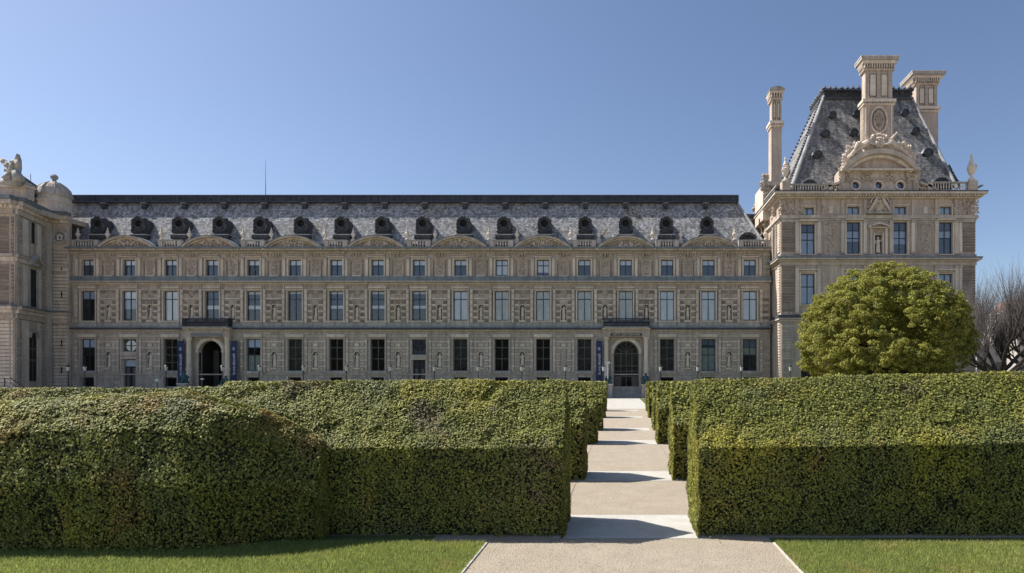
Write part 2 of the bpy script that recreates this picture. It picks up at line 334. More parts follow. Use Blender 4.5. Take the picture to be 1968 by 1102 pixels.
# ------------------------------------------------------------------ hedges: ridge-backed clipped yew
def nz(x, y, s=1.0): return noise.noise(Vector((x * s, y * s, 3.7)))
def hedge(x0, x1, base, th, top, dens, leaf, m, label, front_h=0.57, grp='clipped yew hedges either side of the path', rnd=0.0, name='hedge', amp=0.05):
    # base(x) -> y of the front foot; th(x) -> thickness; top(x) -> ridge height
    def prof(x, s, inset=0.0):
        H = top(x) - inset; e = H * front_h; T = th(x); y0 = base(x) + inset; y1 = base(x) + T - inset
        P = [(y0 + 0.13, 0.0), (y0 + 0.06, e * 0.5), (y0 - 0.02, e)]
        k = 8
        for i in range(1, k):
            t = i / k; yy = y0 + (y1 - y0) * t; zz = e + (H - e) * (1 - abs(2 * t - 1))
            if rnd: zz = zz * (1 - rnd) + rnd * (e + (H - e) * (1 - (2 * t - 1) ** 2) ** 0.62)
            P.append((yy, zz))
        P += [(y1 - 0.01, e), (y1, e * 0.5), (y1 - 0.05, 0.0)]
        L = [0]
        for a, b in zip(P, P[1:]): L.append(L[-1] + math.hypot(b[0] - a[0], b[1] - a[1]))
        return P, L
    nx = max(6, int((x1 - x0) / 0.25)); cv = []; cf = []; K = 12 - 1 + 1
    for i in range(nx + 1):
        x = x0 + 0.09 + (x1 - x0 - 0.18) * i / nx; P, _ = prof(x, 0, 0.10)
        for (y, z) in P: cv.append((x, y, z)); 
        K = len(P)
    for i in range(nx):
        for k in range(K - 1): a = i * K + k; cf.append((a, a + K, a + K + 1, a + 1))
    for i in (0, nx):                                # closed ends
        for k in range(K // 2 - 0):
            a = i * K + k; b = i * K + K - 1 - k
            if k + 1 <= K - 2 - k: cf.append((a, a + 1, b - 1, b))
    n = int(dens * (x1 - x0) * 4.4); X = rng.uniform(x0, x1, n); S = rng.random(n); pts = []; nr = []
    for x, s in zip(X, S):
        P, L = prof(x, 0); d = s * L[-1]; k = 0
        while k < len(L) - 2 and L[k + 1] < d: k += 1
        if k >= len(P) // 2 and random.random() < 0.45: continue      # thinner on the far side
        t = (d - L[k]) / (L[k + 1] - L[k] + 1e-9); y = P[k][0] + (P[k + 1][0] - P[k][0]) * t; z = P[k][1] + (P[k + 1][1] - P[k][1]) * t
        ny, nzv = -(P[k + 1][1] - P[k][1]), (P[k + 1][0] - P[k][0]); q = math.hypot(ny, nzv); ny /= q; nzv /= q
        b = noise.noise(Vector((x * 1.6, s * 5 * 1.6 * 0.9, 1))) * amp + noise.noise(Vector((x * 5, s * 22, 9))) * amp * 0.8
        hole = noise.noise(Vector((x * 3.1, s * 14, 4.4)))
        if hole > 0.45: b -= 0.035
        off = b * (.6 if abs(ny) < .93 else 1.2) + (random.uniform(-0.028, 0.012) if abs(ny) < .93 else random.uniform(-0.12, 0.02))
        if abs(ny) >= .93 and random.random() < .42: continue  # upright faces lose leaves so the dark core deepens their shade
        pts.append((x, y + ny * off, z + nzv * off)); up_ = 0.22 if abs(ny) < .93 else 0.0; nr.append((-.12 * (up_ > 0), ny * (1 - .45 * up_), nzv + up_))
    for xe, sg in ((x0, -1), (x1, 1)):                # the two ends
        T = th(xe); H = top(xe); a = T * H * 0.8; ne = int(dens * a * 1.7)
        for _ in range(ne):
            v = random.random(); y = base(xe) + T * v; zm = H * front_h + H * (1 - front_h) * (1 - abs(2 * v - 1)); z = random.random() * H
            if z > zm: continue
            pts.append((xe + sg * random.uniform(-0.03, 0.012) + sg * 0.04 * noise.noise(Vector((y * 3, z * 3, xe))), y, z)); nr.append((sg, 0, 0))
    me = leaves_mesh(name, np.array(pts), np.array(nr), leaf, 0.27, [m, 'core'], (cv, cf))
    o = link(name, me); return tag(o, label, 'hedge', grp)
cst = lambda v: (lambda x: v)
DN = 6800
hedge(-15, -0.80, lambda x: 8.36 + 0.03 * nz(x, 1, .8), cst(1.32), lambda x: 2.2 - 0.115 * min(1, max(0, (-5.0 - x) / 1.0)) + 0.015 * nz(x, 5, 1.3), DN, 0.0245, 'yew',
      'nearest long clipped hedge left of the path, its sloping top catching the sun')
def mb_base(x):
    t = min(1, max(0, (-4.1 - x) / 1.6)); return 8.16 - 0.66 * t * t * (3 - 2 * t)
def mb_top(x):
    t = min(1, max(0, (-4.1 - x) / 1.9)); v = 1.35 + 0.67 * math.sin(t * math.pi / 2) ** 0.9
    return v - 0.12 * max(0, (-7.0 - x)) * 0.6 if x > -12 else 1.4
hedge(-12.5, -4.12, mb_base, lambda x: 0.35 + 1.05 * min(1, max(0, (-4.1 - x) / 1.4)), mb_top, DN, 0.025, 'yew_warm',
      'rounded browning mound hedge bulging out in front of the long left hedge', rnd=0.95, front_h=0.46, grp='clipped yew hedges either side of the path', amp=0.055)
hedge(1.09, 15, lambda x: 8.36 + 0.02 * nz(x, 2, .8), cst(1.32), lambda x: 2.2 + 0.028 * (x - 1.09) + 0.012 * nz(x, 7, 1.3), DN, 0.0245, 'yew',
      'long clipped hedge on the right of the path, nearest row, with a sunlit end')
nmr = ['second', 'third', 'fourth', 'fifth', 'sixth']
for i, (y, t) in enumerate(hedge_rows[1:]):
    d = [1900, 1000, 500, 320, 260][i]; lf = [0.046, 0.062, 0.085, 0.11, 0.12][i]
    hedge((-9.0, -13.8, -17.6, -23.4, -28.4)[i], -0.80 - (0.0, 0.03, 0.0, 0.1, 0.2)[i], cst(y), cst(t), cst(2.19 - 0.002 * y), d, lf, 'yew', f'clipped hedge left of the path, {nmr[i]} row back towards the palace')
    hedge(1.17 + (0.0, 0.13, 0.3, 0.5, 0.7)[i], 16 + 4 * i, cst(y), cst(t), cst(2.19 - 0.002 * y), d, lf, 'yew', f'clipped hedge right of the path, {nmr[i]} row back towards the palace')

# ------------------------------------------------------------------ grass blades on the near lawns
def grass(x0, x1, y0, y1, n, name):
    X = rng.uniform(x0, x1, n); Y = rng.uniform(y0, y1, n); pts = np.stack([X, Y, np.full(n, 0.0)], 1)
    up = rng.normal(size=(n, 3)) * 0.5; up[:, 2] = 1; up /= np.linalg.norm(up, axis=1)[:, None]
    h = (rng.uniform(0.03, 0.075, n))[:, None]; a = rng.uniform(0, 6.28, n); wv = np.stack([np.cos(a), np.sin(a), a * 0], 1) * 0.006
    V = np.stack([pts - wv, pts + wv, pts + up * h], 1).reshape(-1, 3); me = bpy.data.meshes.new(name)
    me.vertices.add(n * 3); me.vertices.foreach_set('co', V.astype(np.float32).ravel()); me.loops.add(n * 3)
    me.loops.foreach_set('vertex_index', np.arange(n * 3, dtype=np.int32)); me.polygons.add(n); me.polygons.foreach_set('loop_start', (np.arange(n) * 3).astype(np.int32))
    me.materials.append(M['blade']); me.update(calc_edges=True)
    return tag(link(name, me), 'short green lawn grass in front of the hedge', 'grass', kind='stuff')
grass(-9.5, XL - 0.015, 6.2, 8.12, 150000, 'grass'); grass(XR + 0.015, 7.5, 6.2, 8.12, 110000, 'grass')

M['grit'] = mat('loose_grit', (0.46, 0.39, 0.295), (0.34, 0.285, 0.21), 6.0, island=0.35)
n_ = 26000; gy = 6.3 + 15 * rng.random(n_) ** 1.8; gx = rng.uniform(XL + .02, XR - .02, n_); gx = np.where(gy > 8.1, np.clip(gx, -.95, 1.35), gx)
ok_ = np.ones(n_, bool)
for y_, t_ in hedge_rows: ok_ &= ~((gy > y_ - .05) & (gy < y_ + t_ + .15))
gx, gy = gx[ok_], gy[ok_]; n_ = len(gx); gp = np.stack([gx, gy, rng.uniform(.006, .012, n_)], 1); gm = leaves_mesh('gravel', gp, np.tile(np.array([[0., 0., 1.]]), (n_, 1)), .011, .35, ['grit'], aspect=1.1)
tag(link('gravel', gm), 'loose grit scattered over the beige path', 'gravel', kind='stuff')

# ------------------------------------------------------------------ shared pieces
URN = [(0.20, 0), (0.20, 0.12), (0.10, 0.18), (0.07, 0.3), (0.16, 0.42), (0.24, 0.62), (0.25, 0.75), (0.17, 0.86), (0.10, 0.9), (0.15, 1.0), (0.09, 1.15), (0.05, 1.22), (0.08, 1.32), (0.03, 1.45)]
def figure(mb, x, y, z, h, fy=1.0, pose=0):
    s = h
    mb.lathe(x, y, z, [(0.15 * s, 0), (0.135 * s, .12 * s), (0.11 * s, .35 * s), (0.115 * s, .48 * s), (0.09 * s, .58 * s), (0.125 * s, .72 * s), (0.12 * s, .79 * s), (0.045 * s, .83 * s), (0.04 * s, .86 * s),
                       (0.062 * s, .89 * s), (0.066 * s, .94 * s), (0.04 * s, .985 * s)], 10, 0.75)
    for sg in (-1, 1):
        if pose == sg: e = (x + sg * .2 * s, y - .06 * s, z + .70 * s); hnd = (x + sg * .17 * s, y - .16 * s, z + .88 * s)
        else: e = (x + sg * .19 * s, y - .02 * s, z + .60 * s); hnd = (x + sg * .09 * s, y - .13 * s, z + .55 * s)
        mb.tube((x + sg * .11 * s, y, z + .77 * s), e, .042 * s, .035 * s); mb.tube(e, hnd, .035 * s, .025 * s)
statue_me = []
for ps in (-1, 0, 1):
    mb = MB().use('light'); figure(mb, 0, 0, 0.0, 1.0, pose=ps); mb.use('stone')
    statue_me.append(mb.data('statue', smooth=True))
def win_proto(name, W, H, mull, trans, frame, gl, blinds, parent, loc, round_=False):
    """one window: frame with mullions (part), pane and blinds (sub-parts); local origin at the bottom centre, front at y=0"""
    f = Fr(loc[0], loc[1]); z = loc[2]; mb = MB().use(frame); t = 0.07
    for sx in (-1, 1): mb.box(f, sx * W / 2 - (t if sx > 0 else 0), sx * W / 2 + (t if sx < 0 else 0), -.12, 0, z, z + H)
    mb.box(f, -W / 2 + t, W / 2 - t, -.12, 0, z, z + t); mb.box(f, -W / 2 + t, W / 2 - t, -.12, 0, z + H - t, z + H)
    for k in range(1, mull + 1):
        c = -W / 2 + W * k / (mull + 1); mb.box(f, c - .045, c + .045, -.11, -.005, z + t, z + H - t)
    for fr_ in trans: mb.box(f, -W / 2 + t, W / 2 - t, -.115, .004, z + H * (1 - fr_) - .045, z + H * (1 - fr_) + .045)
    o = mb.build('window', parent, loc)
    g = MB().use(gl); g.quad(f.w(-W / 2 + t, -.06, z + t), f.w(W / 2 - t, -.06, z + t), f.w(W / 2 - t, -.06, z + H - t), f.w(-W / 2 + t, -.06, z + H - t)); kid(o, g.build('glass_pane', o))
    for a, b, m in blinds:
        q = MB().use(m); q.box(f, -W / 2 + t, W / 2 - t, -.10, -.08, z + H * (1 - b), z + H * (1 - a)); kid(o, q.build('blind', o))
    return o

# ------------------------------------------------------------------ the long wing
D = 76.0; f1 = Fr(0, D); S1 = F / D
wing = thing('palace_wing', (-30, D, 0), 'long three-storey buff stone palace wing with slate mansard roof, arched pediments and two portals', 'palace wing')
bays = [169.5 + 79.47 * i for i in range(17)]
piers = [b + 39.7 for b in bays[:-1]]
holes = []; niches = []
for i, c in enumerate(bays):
    holes += [(c - 11.5, c + 11.5, 500, 531), (c - 13.3, c + 13.3, 560, 617)]
    if i in (3, 13): continue
    if i == 1: holes += [(c - 12.5, c + 12.5, 652.5, 676), (c - 11.5, c + 11.5, 691, 764.4)]
    elif i == 8: holes += [(c - 13.3, c + 13.3, 652.5, 682), (c - 12, c + 12, 692, 764.4)]
    else: holes += [(c - 13.3, c + 13.3, 652, 713), (c - 12, c + 12, 725.5, 744 if i < 4 else 738)]
P1, P2 = (405.5, 22.5, 655.0, 764.4), (1203.5, 24.0, 655.5, 752.0)
for cx, hw, yt, yb in (P1, P2): holes.append((cx - hw, cx + hw, yt, 764.4))
gn = [0, 1, 4, 5, 6, 7, 8, 9, 10, 14, 15]
for i, p in enumerate(piers):
    niches.append((p, 4.6, 586, 617.0, i, 1))
    if i in gn: niches.append((p, 4.6, 676, 708, i, 0))
nh = [(p - w_, p + w_, a, b) for p, w_, a, b, _, _ in niches]
wall = MB().use('wall')
XW0, XW1 = 96, 1480
wall_grid(wall, f1, XW0, XW1, 483, 637, [h for h in holes + nh if h[3] < 637], -.55, 0)
wall.use('ground_wall'); wall_grid(wall, f1, XW0, XW1, 637, 764.4, [h for h in holes + nh if h[2] > 637], -.55, 0)
for cx, hw, yt, yb in (P1, P2):                       # arched heads of the portals
    r = hw / S1; wall.use('stone'); wall.spandrel(f1, f1.u(cx), f1.z(yt) - r, r, f1.z(yt), -.5, -.02)
# end wall on the right, and back
wall.use('wall'); u1 = f1.u(XW1); wall.box(f1, u1 - .5, u1 - 0.01, -13, -.56, 0, f1.z(483)); wall.box(f1, f1.u(XW0), u1 - .51, -13.5, -13, 0, f1.z(483))
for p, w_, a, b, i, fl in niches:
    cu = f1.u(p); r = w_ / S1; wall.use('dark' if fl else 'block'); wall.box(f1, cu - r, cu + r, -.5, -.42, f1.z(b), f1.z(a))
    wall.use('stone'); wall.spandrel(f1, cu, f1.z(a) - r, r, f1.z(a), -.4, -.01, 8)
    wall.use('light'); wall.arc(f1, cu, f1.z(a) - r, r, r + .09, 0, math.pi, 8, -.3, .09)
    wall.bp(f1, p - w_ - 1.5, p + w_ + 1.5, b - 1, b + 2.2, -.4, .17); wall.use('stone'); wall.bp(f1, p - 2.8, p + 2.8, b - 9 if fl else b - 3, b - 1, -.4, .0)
wing_wall = wall.build('wall', wing)
# carved and moulded dressings
tr = MB()
def px(m, *a): tr.use(m); tr.bp(f1, *a)
xl, xr = 134, 1479.5
px('zinc', xl, xr + 1.5, 532.3, 541, .02, .38); px('stone', xl, xr + 2, 541, 543.2, .02, .50); px('light', xl, xr, 545.6, 546.8, .02, .22); px('stone', xl, xr, 556.2, 558.0, .02, .14)
px('grey', xl, xr, 620.5, 628.5, .02, .16); px('zinc', xl, xr + 1.5, 628.5, 631.0, .02, .40); px('zinc_dark', xl, xr + 1.5, 631.0, 633.2, .02, .44); px('stone', xl, xr, 634.4, 636.6, .02, .26); px('stone', xl, xr, 650, 651.5, .02, .10)
px('zinc', xl, xr + 4, 477.2, 480, .02, .80); px('stone', xl, xr + 3, 480, 483.5, .02, .66); px('light', xl, xr, 484.8, 486.0, .02, .3)
px('block', xl, xr, 718.8, 721, .02, .14); px('block', xl, xr, 743, 764.4, .02, .10)
k = xl + 1
while k < xr - 2:
    px('light', k, k + 1.5, 543.4, 545.4, .02, .36); k += 3.97
k = xl + 1
while k < xr - 2:
    px('light', k, k + 2.0, 486.2, 488.4, .02, .26); k += 4.96
for i, c in enumerate(bays):
    # attic window dressing
    for sg in (-1, 1):
        a, b = sorted((c + sg * 12.2, c + sg * 15.2)); px('light', a, b, 497.5, 532, .02, .12)
        a, b = sorted((c + sg * 17.5, c + sg * 22.5)); px('light', a, b, 499, 531.8, .02, .20); px('stone', a - .8, b + .8, 496.5, 499, .02, .28)
    px('light', c - 16, c + 16, 493.6, 495.2, .02, .26); px('stone', c - 15.2, c + 15.2, 495.4, 499.2, .02, .10); px('stone', c - 14, c + 14, 489, 492, .02, .16)
    px('light', c - 15, c + 15, 531.2, 532.4, .02, .30)
    # first-floor dressing
    for sg in (-1, 1):
        a, b = sorted((c + sg * 13.9, c + sg * 16.2)); px('light', a, b, 559.5, 617, .02, .10)
        a, b = sorted((c + sg * 16.8, c + sg * 18.4)); px('dark', a, b, 558.2, 617, .02, .05)
        a, b = sorted((c + sg * 19.2, c + sg * 24.0)); px('light', a, b, 558.2, 620.3, .02, .17)
        for kk in range(5): px('stone', a - .5, b + .5, 563 + kk * 11.8, 566.2 + kk * 11.8, .02, .20)
    px('light', c - 17.5, c + 17.5, 551.4, 554.6, .02, .24); px('stone', c - 16.6, c + 16.6, 555.0, 559.3, .02, .12); px('stone', c - 16, c + 16, 547.4, 550.6, .02, .10)
    if i not in (3, 13): px('light', c - 19, c + 19, 617.2, 619.0, .02, .30); px('grey', c - 18, c + 18, 619.2, 628.2, .02, .22)
    # ground floor dressing
    if i in (3, 13): continue
    for sg in (-1, 1):
        a, b = sorted((c + sg * 13.9, c + sg * 17.0)); px('block', a, b, 651.8, 713, .02, .09)
        a, b = sorted((c + sg * 19.5, c + sg * 24.0)); px('stone', a, b, 651.8, 716.5, .02, .15)
        for kk in range(5): px('light', a - .4, b + .4, 655.5 + kk * 11.9, 658.2 + kk * 11.9, .02, .18)
    px('light', c - 17.4, c + 17.4, 642.8, 648.6, .02, .20)
    if i == 1: px('stone', c - 13.5, c + 13.5, 676.2, 684, .02, .12); px('light', c - 15.5, c + 15.5, 687.4, 689.6, .02, .3)
    elif i == 8: px('light', c - 15.5, c + 15.5, 689.4, 691.4, .02, .24); px('block', c - 14, c + 14, 682.4, 688.6, .02, .13)
    else:
        px('grey', c - 18.5, c + 18.5, 713.4, 718.6, .02, .26); px('block', c - 16.5, c - 12.6, 723, 742.8, .02, .13); px('block', c + 12.6, c + 16.5, 723, 742.8, .02, .13)
for i, p in enumerate(piers):
    por = i in (2, 3, 12, 13)
    # attic panel with trophies
    cu = f1.u(p)
    px('stone', p - 10, p + 10, 500, 501.6, .02, .16); px('light', p - 9, p + 9, 529.6, 532.0, .02, .16)
    for sg in (-1, 1): a, b = sorted((p + sg * 10.4, p + sg * 12.4)); px('dark', a, b, 502, 531.8, .02, .06)
    tr.use('carve'); tr.relief(f1, cu, f1.z(516), 0.50, 0.88, 42, .075, .06, lambda a, b: a < 1.05 - .45 * abs(b)); tr.relief(f1, cu, f1.z(504), .95, .35, 16, .08, .05)
    tr.relief(f1, cu, f1.z(491), 1.0, .22, 20, .09, .12); tr.use('dark')
    for sg in (-1, 1):
        a, b = sorted((p + sg * 1.6, p + sg * 4.8)); px('dark', a, b, 489, 494.4, .02, .05); px('light', a - 1, a - .2, 488, 495, .02, .34); px('light', b + .1, b + .9, 488, 495, .02, .34)
    # frieze under the first-floor cornice
    tr.use('carve'); tr.relief(f1, cu, f1.z(551), 1.25, .16, 18, .075, .05)
    px('stone', p - 20, p - 18.8, 547.5, 555.5, .02, .16); px('stone', p + 18.8, p + 20, 547.5, 555.5, .02, .16)
    # first-floor pier: capital, bands, dark vermiculated blocks
    tr.use('dark')
    for sg in (-1, 1): a, b = sorted((p + sg * 5.4, p + sg * 14.4)); px('dark', a, b, 559.2, 564.4, .02, .08)
    tr.use('carve'); tr.relief(f1, cu, f1.z(566), .42, .42, 14, .075, .07)
    for kk in range(4):
        y = 573.2 + kk * 11.9
        if kk == 0: px('light', p - 14.8, p + 14.8, y, y + 2.6, .02, .15)
        else:
            px('light', p - 14.8, p - 5.4, y, y + 2.8, .02, .14); px('light', p + 5.4, p + 14.8, y, y + 2.8, .02, .14)
    for kk in range(5):
        y = 566.8 + kk * 11.9 if kk else 567.4; h = 5.2
        for sg in (-1, 1):
            a, b = sorted((p + sg * 7.6, p + sg * 14.2))
            if kk == 0: continue
            px('dark', a, b, y, y + h + 1.2, .02, .085)
            a, b = sorted((p + sg * 5.4, p + sg * 7.2)); px('stone', a, b, y, y + h + 1, .02, .11)
    px('dark', p - 13.5, p + 13.5, 576.8, 584.0, .02, .06) if i % 3 == 1 else px('stone', p - 13.5, p + 13.5, 577.2, 584.2, .02, .07)
    # ground pier
    if por: continue
    tr.use('carve'); tr.relief(f1, cu, f1.z(641.5), 1.1, .15, 12, .065, .05); px('light', p - 19.4, p + 19.4, 645.8, 647.0, .02, .12)
    for kk in range(5):
        y = 656.0 + kk * 11.9
        if kk < 2: px('light', p - 14.8, p + 14.8, y, y + 2.4, .02, .12)
        else: px('light', p - 14.8, p - 6.0, y, y + 2.4, .02, .12); px('light', p + 6.0, p + 14.8, y, y + 2.4, .02, .12)
        for sg in (-1, 1):
            a, b = sorted((p + sg * 7.2, p + sg * 14.2)); px('block' if kk % 2 else 'stone', a, b, y + 3.8, y + 10.4, .02, .09)
    px('light', p - 4.4, p + 4.4, 660.6, 666.4, .02, .10)
    if i == 11: px('block', p - 4, p + 4, 672, 706, .02, .08)
# courses of ashlar along the foot
for r_ in range(4):
    y = 722 + r_ * 5.4
    k = xl + (r_ % 2) * 6 + 1
    while k < xr - 12:
        e = k + random.uniform(8.5, 14)
        if not any(h[0] - 5 < e and h[1] + 5 > k and h[3] > 722 for h in holes) and not (352 < e and k < 458) and not (1150 < e and k < 1256): px('block', k, e - .4, y, y + 5, .02, random.choice((.05, .06, .07)))
        k = e
    # corner quoins at the right-hand end
for kk in range(24):
    y = 487 + kk * 11.6
    if y > 756 or 526 < y < 558 or 616 < y < 650: continue
    px('stone', 1466, 1479.5, y, y + 5.4, .02, .10); px('dark' if 558 < y < 616 else 'block', 1460.5 + 3, 1476.5, y + 6, y + 10.6, .02, .06)
tr.build('facade_dressing', wing)
# dark rooms behind the windows
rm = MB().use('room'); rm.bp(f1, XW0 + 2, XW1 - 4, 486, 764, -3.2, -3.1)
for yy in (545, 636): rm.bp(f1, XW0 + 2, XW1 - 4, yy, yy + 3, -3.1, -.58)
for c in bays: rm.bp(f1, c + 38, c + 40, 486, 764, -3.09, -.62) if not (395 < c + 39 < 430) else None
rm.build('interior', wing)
# windows
def frac_list(*a): return list(a)
attic = {0: [(0, .35, 'b_white'), (.35, 1, 'b_slate')], 4: [(0, .35, 'b_white'), (.35, .99, 'b_dark')], 10: [(0, .9, 'b_white'), (.9, 1, 'b_blue')], 11: [(0, .76, 'b_white'), (.76, 1, 'b_blue')]}
first = {0: [(0, .26, 'b_pale'), (.26, 1, 'b_dark')], 1: [(0, .24, 'b_white'), (.24, .6, 'b_pale'), (.6, 1, 'b_slate')], 2: [(0, 1, 'b_white')], 3: [(0, .48, 'b_blue'), (.48, .6, 'b_white'), (.6, 1, 'b_slate')],
         4: [(0, .10, 'b_cream'), (.10, .48, 'b_blue'), (.48, .60, 'b_white'), (.6, 1, 'b_slate')], 5: [(0, .08, 'b_cream'), (.08, 1, 'b_slate')], 9: [(0, .95, 'b_white')], 10: [(0, .96, 'b_cream'), (.96, 1, 'b_slate')],
         11: [(0, 1, 'b_cream')], 12: [(0, 1, 'b_cream')], 13: [(0, 1, 'b_cream')], 14: [(0, .96, 'b_white'), (.96, 1, 'b_pale')], 15: [(0, 1, 'b_white')], 16: [(0, .95, 'b_white')]}
for k in (6, 7, 8): first[k] = [(0, .09, 'b_cream'), (.09, .48, 'b_blue'), (.48, .58, 'b_white'), (.58, .93, 'b_slate'), (.93, 1, 'b_dark')]
grd = {0: [(0, .26, 'b_pale'), (.26, .5, 'b_dark')], 4: [(0, .27, 'b_pale'), (.5, 1, 'b_green')], 15: [(0, .2, 'b_slate'), (.24, 1, 'b_green')], 16: [(0, .25, 'b_slate'), (.25, .5, 'b_green'), (.5, 1, 'b_dark')], 14: [(0, 1, 'b_dark')]}
protos = {}
def put_window(key, cx, yt, yb, hw, mull, trans, frame, gl, bl, dd=-.22, fr=f1, par=wing):
    loc = fr.w(fr.u(cx), dd, fr.z(yb, cx)); W = 2 * hw / (F / fr.depth(cx)); H = fr.z(yt, cx) - fr.z(yb, cx)
    if key in protos: return clone(protos[key], loc, par)
    o = win_proto(key, W, H, mull, trans, M[frame] if 0 else frame, gl, bl, par, loc); protos[key] = o; return o
for i, c in enumerate(bays):
    a = attic.get(i, [(0, .34, 'b_white'), (.34, 1, 'b_blue')]); put_window('a' + str(a), c, 500, 531, 11.5, 1, [.34] if i not in attic else [.34, ], 'wframe', 'g_up', a)
    b = first[i]; put_window('f' + str(b), c, 560, 617, 13.3, 1, [.27], 'wframe', 'g_up', b)
    if i in (3, 13, 1, 8): continue
    g = grd.get(i, [(0, 1, 'b_dark')] if i in (5, 9, 12) else []); tr_ = [.26, .5, .74] if i == 2 else ([.27, .5] if i in (0, 4, 15, 16) else [.27, .62])
    put_window(f'g{g}{tr_}', c, 652, 713, 13.3, 1, tr_, 'wframe' if i in grd else 'wframe2', 'g_low', g)
    bm = MB().use('iron'); y1_ = 744 if i < 4 else 738
    for kk in range(6): bm.bp(f1, c - 11 + kk * 4.1, c - 10.4 + kk * 4.1, 725.6, y1_, -.28, -.22)
    bm.bp(f1, c - 12, c + 12, 727, 728, -.3, -.2); bm.build('basement_grille', wing)
# round-light windows over the two small doors, and the doors
for i, (y0, y1, hw, m) in {1: (652.5, 676, 12.5, 'b_pale'), 8: (652.5, 682, 13.3, 'b_dark')}.items():
    c = bays[i]; cu = f1.u(c); cz = f1.z(664.5); r = 10.6 / S1; mb = MB().use('zinc_dark' if i == 1 else 'wframe')
    top, bot, W = f1.z(y0), f1.z(y1), hw / S1
    for sgn in (1, -1):
        A = []; B = []
        for k in range(17):
            t = math.pi * k / 16; A.append((cu - r * math.cos(t), cz + sgn * r * math.sin(t))); B.append((cu - W * (math.cos(t) if 0 < k < 16 else math.copysign(1, math.cos(t))), top if sgn > 0 else bot))
        mb.strip(f1, A, B, -.30, -.22)
    mb.box(f1, cu - .05, cu + .05, -.30, -.20, cz - r, cz + r); mb.box(f1, cu - r, cu + r, -.29, -.21, cz - .05, cz + .05)
    o = mb.build('window', wing); g = MB().use('g_up' if i == 1 else 'g_low'); g.disc(f1, cu, cz, r, -.27, -.26); g.build('glass_pane', o)
    g = MB().use(m); g.disc(f1, cu, cz, r, -.40, -.37); g.build('blind', o)
    d = MB().use('wframe'); yt = 691 if i == 1 else 692; hw2 = 11.5 if i == 1 else 12
    for sg in (-1, 1):
        a, b = sorted((c + sg * .4, c + sg * hw2)); d.use('iron'); d.bp(f1, a, b, yt + (14 if i == 1 else 0), 764, -.38, -.30)
        d.use('wframe2'); d.bp(f1, (a + b) / 2 - 2.6, (a + b) / 2 + 2.6, yt + 17, 760, -.31, -.275)
    dd_ = d.build('door', wing)
    if i == 1:
        g = MB().use('b_pale'); g.bp(f1, c - 11, c + 11, yt + 1, yt + 13.4, -.40, -.34); g.build('fanlight', dd_)
